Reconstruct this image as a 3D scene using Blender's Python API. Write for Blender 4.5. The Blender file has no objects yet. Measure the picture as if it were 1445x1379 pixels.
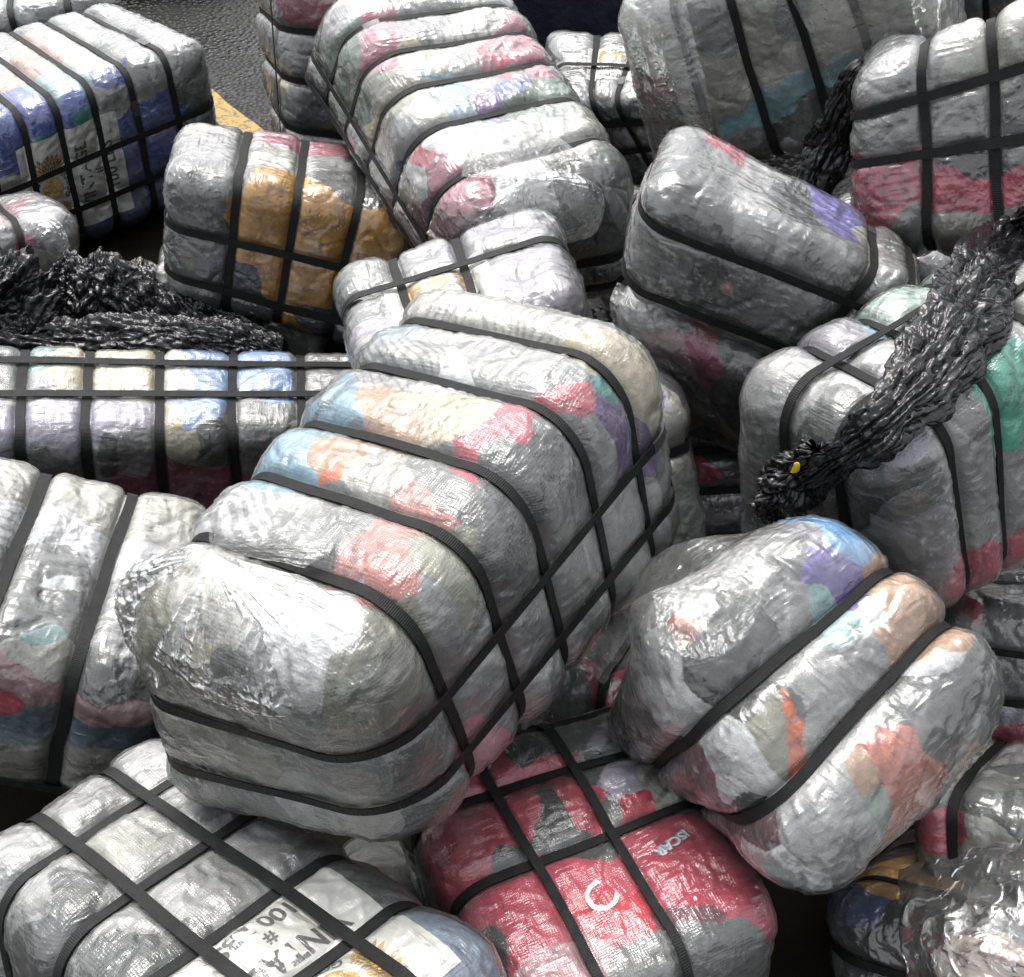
import bpy, math, random
import numpy as np
from mathutils import Matrix, Vector

# ------------------------------------------------------------------ camera, sky, sun
scn = bpy.context.scene
COL = scn.collection
PITCH = math.radians(44.0)
cam_data = bpy.data.cameras.new('camera')
cam_data.sensor_width = 36.0
cam_data.lens = 36.0 * 1600.0 / 1445.0
cam_data.clip_start = 0.05
cam_data.clip_end = 500.0
cam = bpy.data.objects.new('camera', cam_data)
cam.location = (0, 0, 2.95)
cam.rotation_euler = (math.pi / 2 - PITCH, 0, 0)
COL.objects.link(cam)
scn.camera = cam

SUN_EL, SUN_AZ = math.radians(66), math.radians(-22)      # azimuth from +Y towards +X
world = bpy.data.worlds.new('World')
scn.world = world
world.use_nodes = True
wn, wl = world.node_tree.nodes, world.node_tree.links
sky = wn.new('ShaderNodeTexSky')
sky.sky_type = 'NISHITA'
sky.sun_disc = False
sky.sun_elevation = SUN_EL
sky.sun_rotation = SUN_AZ
sky.air_density = 1.0
sky.dust_density = 6.0
sky.ozone_density = 1.0
hs = wn.new('ShaderNodeHueSaturation')
hs.inputs['Saturation'].default_value = 0.18
wl.new(sky.outputs[0], hs.inputs['Color'])
bg = wn['Background']
wl.new(hs.outputs[0], bg.inputs['Color'])
bg.inputs['Strength'].default_value = 0.15

sun_d = bpy.data.lights.new('sun', 'SUN')
sun_d.energy = .65
sun_d.angle = math.radians(35)
sun_d.color = (1.0, 0.975, 0.94)
sun = bpy.data.objects.new('sun', sun_d)
COL.objects.link(sun)
sd = Vector((math.sin(SUN_AZ) * math.cos(SUN_EL), math.cos(SUN_AZ) * math.cos(SUN_EL), math.sin(SUN_EL)))
sun.rotation_euler = sd.to_track_quat('Z', 'Y').to_euler()
sun.location = (0, 0, 8)

scn.view_settings.view_transform = 'Standard'
scn.view_settings.look = 'None'
scn.view_settings.exposure = 1.36
scn.view_settings.gamma = 1.0
try:
    scn.cycles.use_denoising = True
    scn.cycles.denoiser = 'OPENIMAGEDENOISE'
    scn.cycles.max_bounces = 10
    scn.cycles.transparent_max_bounces = 24
    scn.cycles.caustics_reflective = False
    scn.cycles.caustics_refractive = False
except Exception:
    pass

# ------------------------------------------------------------------ noise
_rng = np.random.RandomState(7)
_perm = _rng.permutation(256).astype(np.int64)
_perm = np.concatenate([_perm, _perm, _perm])
_g = _rng.randn(256, 3).astype(np.float32)
_g /= np.linalg.norm(_g, axis=1)[:, None]


def pnoise(P):
    P = np.asarray(P, np.float32)
    fl = np.floor(P)
    i = fl.astype(np.int64) & 255
    f = P - fl
    u = f * f * f * (f * (f * 6 - 15) + 10)
    out = 0
    for dx in (0, 1):
        a = _perm[(i[:, 0] + dx) & 255]
        wx = u[:, 0] if dx else 1 - u[:, 0]
        for dy in (0, 1):
            b = _perm[a + ((i[:, 1] + dy) & 255)]
            wy = u[:, 1] if dy else 1 - u[:, 1]
            for dz in (0, 1):
                g = _g[_perm[b + ((i[:, 2] + dz) & 255)]]
                wz = u[:, 2] if dz else 1 - u[:, 2]
                d = g[:, 0] * (f[:, 0] - dx) + g[:, 1] * (f[:, 1] - dy) + g[:, 2] * (f[:, 2] - dz)
                out = out + wx * wy * wz * d
    return out * 1.5


def fbm(P, n=3, gain=.5):
    o, a = 0, 1.0
    for k in range(n):
        o = o + a * pnoise(P * (2.03 ** k) + 17.3 * k)
        a *= gain
    return o


def ridged(P, n=3, gain=.55):
    """sharp creases: 1 on the ridge lines, falling to about 0 between"""
    o, a, s = 0, 1.0, 0
    w = 1.0
    for k in range(n):
        r = 1 - np.abs(pnoise(P * (2.1 ** k) + 9.7 * k)) * 2.2
        r = np.clip(r, 0, 1) ** 2
        o = o + a * r * w
        w = np.clip(r * 1.6, 0, 1)
        s += a
        a *= gain
    return o / s


def vec_noise(P, amp):
    return np.stack([pnoise(P), pnoise(P + 31.7), pnoise(P + 63.1)], 1) * amp


# ------------------------------------------------------------------ node helpers
class NT:
    def __init__(self, name):
        self.m = bpy.data.materials.new(name)
        self.m.use_nodes = True
        self.t = self.m.node_tree
        self.n = self.t.nodes
        self.n.clear()
        self.out = self.n.new('ShaderNodeOutputMaterial')

    def add(self, typ, **kw):
        nd = self.n.new(typ)
        for k, v in kw.items():
            if k.startswith('_'):
                setattr(nd, k[1:], v)
            else:
                nd.inputs[k.replace('__', ' ')].default_value = v
        return nd

    def link(self, a, b):
        self.t.links.new(a, b)

    def math(self, op, a, b=None, c=None, clamp=False):
        nd = self.n.new('ShaderNodeMath')
        nd.operation = op
        nd.use_clamp = clamp
        for i, v in enumerate((a, b, c)):
            if v is None:
                continue
            if hasattr(v, 'links'):
                self.link(v, nd.inputs[i])
            else:
                nd.inputs[i].default_value = v
        return nd.outputs[0]

    def coords(self, scale=(1, 1, 1), rot=(0, 0, 0), kind='Object'):
        tc = self.n.new('ShaderNodeTexCoord')
        mp = self.n.new('ShaderNodeMapping')
        mp.inputs['Scale'].default_value = scale
        mp.inputs['Rotation'].default_value = rot
        self.link(tc.outputs[kind], mp.inputs['Vector'])
        return mp.outputs[0]

    def noise(self, vec, scale, detail=4, rough=.5, typ='FBM', dist=0.0):
        nd = self.n.new('ShaderNodeTexNoise')
        nd.noise_dimensions = '3D'
        nd.noise_type = typ
        nd.inputs['Scale'].default_value = scale
        nd.inputs['Detail'].default_value = detail
        nd.inputs['Roughness'].default_value = rough
        nd.inputs['Distortion'].default_value = dist
        self.link(vec, nd.inputs['Vector'])
        return nd.outputs['Fac']

    def ramp(self, fac, a, b, lo=0.0, hi=1.0):
        nd = self.n.new('ShaderNodeMapRange')
        nd.inputs['From Min'].default_value = a
        nd.inputs['From Max'].default_value = b
        nd.inputs['To Min'].default_value = lo
        nd.inputs['To Max'].default_value = hi
        nd.clamp = True
        self.link(fac, nd.inputs['Value'])
        return nd.outputs[0]

    def bump(self, h, strength, dist, normal=None):
        nd = self.n.new('ShaderNodeBump')
        nd.inputs['Strength'].default_value = strength
        nd.inputs['Distance'].default_value = dist
        self.link(h, nd.inputs['Height'])
        if normal is not None:
            self.link(normal, nd.inputs['Normal'])
        return nd.outputs[0]


def col4(c):
    return (c[0], c[1], c[2], 1.0)


def cloth_material():
    t = NT('folded_cloth')
    p = t.add('ShaderNodeBsdfPrincipled')
    at = t.n.new('ShaderNodeAttribute')
    at.attribute_name = 'dye'
    v = t.coords()
    n1 = t.noise(v, 14, 3, .6)
    n2 = t.noise(v, 260, 2, .6)
    n3 = t.noise(v, 60, 4, .7, 'RIDGED_MULTIFRACTAL', .8)
    mul = t.math('ADD', t.ramp(n1, .3, .7, .72, 1.12), t.ramp(n2, .3, .7, -.12, .12))
    mul = t.math('MULTIPLY', mul, t.ramp(n3, .3, 1.4, .72, 1.12))
    mix = t.n.new('ShaderNodeVectorMath')
    mix.operation = 'SCALE'
    t.link(at.outputs['Color'], mix.inputs[0])
    t.link(mul, mix.inputs['Scale'])
    t.link(mix.outputs[0], p.inputs['Base Color'])
    p.inputs['Roughness'].default_value = .85
    p.inputs['Specular IOR Level'].default_value = .25
    p.inputs['Sheen Weight'].default_value = .15
    b1 = t.bump(t.noise(v, 24, 5, .62, dist=.8), .9, .014)
    b2 = t.bump(t.noise(v, 420, 2, .6), .35, .0015, b1)
    t.link(b2, p.inputs['Normal'])
    t.link(p.outputs[0], t.out.inputs[0])
    return t.m


def film_material(name, haze_lo, haze_hi, stretch, seed, rough=.16, weave=0.0, gloss=1.0, bumpy=1.0):
    """thin clear polythene: mostly see-through, milky at creases with painted white highlight streaks, glossy"""
    t = NT(name)
    v = t.coords(scale=stretch, rot=(.13 * seed, .21 * seed, .17 * seed))
    vo = t.coords()
    cr = t.noise(v, 16, 3, .6, 'RIDGED_MULTIFRACTAL', .5)
    v2 = t.coords(scale=(1.1, stretch[0] * .9, 1.1), rot=(.5, .3 * seed, .9))
    cr2 = t.noise(v2, 22, 3, .6, 'RIDGED_MULTIFRACTAL', .4)
    big = t.noise(vo, 5, 3, .55, 'FBM', .8)
    zone = t.ramp(t.noise(vo, 3.2, 3, .5, 'FBM', .6), .40, .60)
    hgt = t.math('ADD', t.math('MULTIPLY', cr, zone), t.math('MULTIPLY', cr2, t.math('SUBTRACT', 1.0, zone)))
    nb = t.bump(hgt, min(1.0, .65 * bumpy), .006)
    va = t.coords(scale=(stretch[0] * .35, 1, 1), rot=(.1, .12 * seed, .2 * seed))
    vb = t.coords(scale=(1, stretch[0] * .4, 1), rot=(.4, .2, .7 * seed))
    ha = t.noise(va, 55, 3, .65, 'RIDGED_MULTIFRACTAL', .35)
    hb = t.noise(vb, 60, 3, .65, 'RIDGED_MULTIFRACTAL', .35)
    z2 = t.ramp(t.noise(vo, 6, 3, .5, 'FBM', .8), .44, .56)
    hair = t.math('ADD', t.math('MULTIPLY', ha, z2), t.math('MULTIPLY', hb, t.math('SUBTRACT', 1.0, z2)))
    nb = t.bump(hair, .85, .0055, nb)
    fine = t.noise(v, 190, 2, .6, 'FBM', .8)
    nb = t.bump(fine, .5, .0014, nb)
    if weave > 0:
        ch = t.add('ShaderNodeTexVoronoi', Scale=170.0, Randomness=.25)
        t.link(vo, ch.inputs['Vector'])
        nb = t.bump(ch.outputs['Distance'], weave, .003, nb)
    # white highlight streaks painted along the creases as haze, plus soft milky clouds
    thin = hgt
    lines = t.math('MAXIMUM', t.ramp(hair, 1.0, 1.45), t.math('MULTIPLY', t.ramp(thin, 1.15, 1.7), .8))
    soft = t.ramp(big, .50, .72, 0, .22)
    haze = t.math('MAXIMUM', t.math('MULTIPLY', lines, t.ramp(big, .36, .60, .45, 1)), soft)
    haze = t.ramp(haze, 0, 1, haze_lo, haze_hi)
    tr = t.add('ShaderNodeBsdfTransparent', Color=(.97, .975, .97, 1))
    df = t.add('ShaderNodeBsdfDiffuse', Color=(.80, .81, .80, 1))
    tl = t.add('ShaderNodeBsdfTranslucent', Color=(.80, .81, .80, 1))
    t.link(nb, df.inputs['Normal'])
    m0 = t.add('ShaderNodeMixShader')
    m0.inputs[0].default_value = .4
    t.link(df.outputs[0], m0.inputs[1])
    t.link(tl.outputs[0], m0.inputs[2])
    m1 = t.add('ShaderNodeMixShader')
    t.link(haze, m1.inputs[0])
    t.link(tr.outputs[0], m1.inputs[1])
    t.link(m0.outputs[0], m1.inputs[2])
    gl = t.add('ShaderNodeBsdfGlossy', Roughness=rough, Color=(1, 1, 1, 1))
    t.link(nb, gl.inputs['Normal'])
    fr = t.add('ShaderNodeFresnel', IOR=1.5)
    t.link(nb, fr.inputs['Normal'])
    fac = t.math('MULTIPLY_ADD', fr.outputs[0], 1.3 * gloss, .025 * gloss, clamp=True)
    fac = t.math('MINIMUM', fac, .8)
    m2 = t.add('ShaderNodeMixShader')
    t.link(fac, m2.inputs[0])
    t.link(m1.outputs[0], m2.inputs[1])
    t.link(gl.outputs[0], m2.inputs[2])
    t.link(m2.outputs[0], t.out.inputs[0])
    return t.m


def simple_material(name, col, rough=.6, spec=.5, bumps=(), var=0.0, coat=0.0, vscale=9):
    t = NT(name)
    p = t.add('ShaderNodeBsdfPrincipled')
    p.inputs['Base Color'].default_value = col4(col)
    p.inputs['Roughness'].default_value = rough
    p.inputs['Specular IOR Level'].default_value = spec
    p.inputs['Coat Weight'].default_value = coat
    p.inputs['Coat Roughness'].default_value = .12
    v = t.coords()
    if var:
        n = t.noise(v, vscale, 5, .65)
        mx = t.n.new('ShaderNodeMix')
        mx.data_type = 'RGBA'
        mx.inputs[6].default_value = col4([c * (1 - var) for c in col])
        mx.inputs[7].default_value = col4([min(1, c * (1 + var)) for c in col])
        t.link(t.ramp(n, .35, .65), mx.inputs[0])
        t.link(mx.outputs[2], p.inputs['Base Color'])
    nb = None
    for sc, st, ds, typ in bumps:
        nb = t.bump(t.noise(v, sc, 4, .6, typ), st, ds, nb)
    if nb is not None:
        t.link(nb, p.inputs['Normal'])
    t.link(p.outputs[0], t.out.inputs[0])
    return t.m


def strap_material(name, col):
    t = NT(name)
    p = t.add('ShaderNodeBsdfPrincipled')
    v = t.coords()
    n = t.noise(v, 30, 4, .7)
    spots = t.noise(v, 330, 2, .6)
    mx = t.n.new('ShaderNodeMix')
    mx.data_type = 'RGBA'
    mx.inputs[6].default_value = col4(col)
    mx.inputs[7].default_value = col4([c * 2.0 for c in col])
    t.link(t.ramp(n, .4, .75), mx.inputs[0])
    t.link(mx.outputs[2], p.inputs['Base Color'])
    t.link(t.ramp(spots, .55, .62, .55, .3), p.inputs['Roughness'])
    p.inputs['Specular IOR Level'].default_value = .2
    # ribbed weave across the strap, laid along its length by the UV map
    uv = t.n.new('ShaderNodeUVMap')
    uv.uv_map = 'uv'
    sx = t.n.new('ShaderNodeSeparateXYZ')
    t.link(uv.outputs[0], sx.inputs[0])
    a = t.math('SINE', t.math('MULTIPLY', sx.outputs[0], 2 * math.pi / .0042))
    b = t.math('SINE', t.math('MULTIPLY', sx.outputs[1], 2 * math.pi / .0036))
    nb = t.bump(t.math('ADD', a, t.math('MULTIPLY', b, .7)), .5, .0007)
    nb = t.bump(n, .3, .004, nb)
    t.link(nb, p.inputs['Normal'])
    t.link(p.outputs[0], t.out.inputs[0])
    return t.m


def make_mesh(name, V, Fq, mat, smooth=True, attr=None, uv=None):
    me = bpy.data.meshes.new(name)
    V = np.asarray(V, np.float32)
    Fq = np.asarray(Fq, np.int32)
    k = Fq.shape[1]
    me.vertices.add(len(V))
    me.vertices.foreach_set('co', V.ravel())
    me.loops.add(len(Fq) * k)
    me.loops.foreach_set('vertex_index', Fq.ravel())
    me.polygons.add(len(Fq))
    me.polygons.foreach_set('loop_start', np.arange(len(Fq), dtype=np.int32) * k)
    me.polygons.foreach_set('use_smooth', np.full(len(Fq), smooth))
    if attr is not None:
        a = me.color_attributes.new('dye', 'FLOAT_COLOR', 'POINT')
        a.data.foreach_set('color', np.concatenate([attr, np.ones((len(attr), 1))], 1).astype(np.float32).ravel())
    if uv is not None:
        l = me.uv_layers.new(name='uv')
        l.data.foreach_set('uv', np.asarray(uv, np.float32)[Fq.ravel()].ravel())
    me.update(calc_edges=True)
    me.validate()
    me.materials.append(mat)
    return me


def put(name, me, parent=None):
    o = bpy.data.objects.new(name, me)
    COL.objects.link(o)
    if parent is not None:
        o.parent = parent
    return o


def tag(o, label, cat, group=None):
    o['label'] = label
    o['category'] = cat
    if group:
        o['group'] = group
    return o


def structure(o):
    o['kind'] = 'structure'
    return o

# ------------------------------------------------------------------ ground
def grid_sheet(x0, x1, y0, y1, nx, ny, fn):
    X, Y = np.meshgrid(np.linspace(x0, x1, nx), np.linspace(y0, y1, ny), indexing='ij')
    Z = fn(X, Y)
    V = np.stack([X.ravel(), Y.ravel(), Z.ravel()], 1)
    idx = np.arange(nx * ny).reshape(nx, ny)
    Q = np.stack([idx[:-1, :-1], idx[1:, :-1], idx[1:, 1:], idx[:-1, 1:]], -1).reshape(-1, 4)
    return V, Q


def asphalt_material():
    t = NT('coarse_wet_asphalt')
    p = t.add('ShaderNodeBsdfPrincipled')
    v = t.coords()
    p.inputs['Specular IOR Level'].default_value = .3
    vo = t.add('ShaderNodeTexVoronoi', Scale=26.0)
    t.link(v, vo.inputs['Vector'])
    n = t.noise(v, 1.6, 4, .6)
    mx = t.n.new('ShaderNodeMix')
    mx.data_type = 'RGBA'
    mx.inputs[6].default_value = (.003, .003, .003, 1)
    mx.inputs[7].default_value = (.06, .06, .056, 1)
    st = t.math('MULTIPLY', t.ramp(vo.outputs['Distance'], .12, .38, 1, 0), t.ramp(n, .3, .7, .5, 1))
    t.link(st, mx.inputs[0])
    t.link(mx.outputs[2], p.inputs['Base Color'])
    t.link(t.ramp(n, .4, .62, .6, .35), p.inputs['Roughness'])
    nb = t.bump(t.ramp(vo.outputs['Distance'], .1, .7, 1, 0), 1.0, .016)
    nb = t.bump(t.noise(v, 160, 3, .6), .6, .003, nb)
    t.link(nb, p.inputs['Normal'])
    t.link(p.outputs[0], t.out.inputs[0])
    return t.m


V, Q = grid_sheet(-60, 60, -20, 110, 60, 60, lambda x, y: x * 0)
structure(put('ground', make_mesh('ground', V, Q, asphalt_material())))

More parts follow.
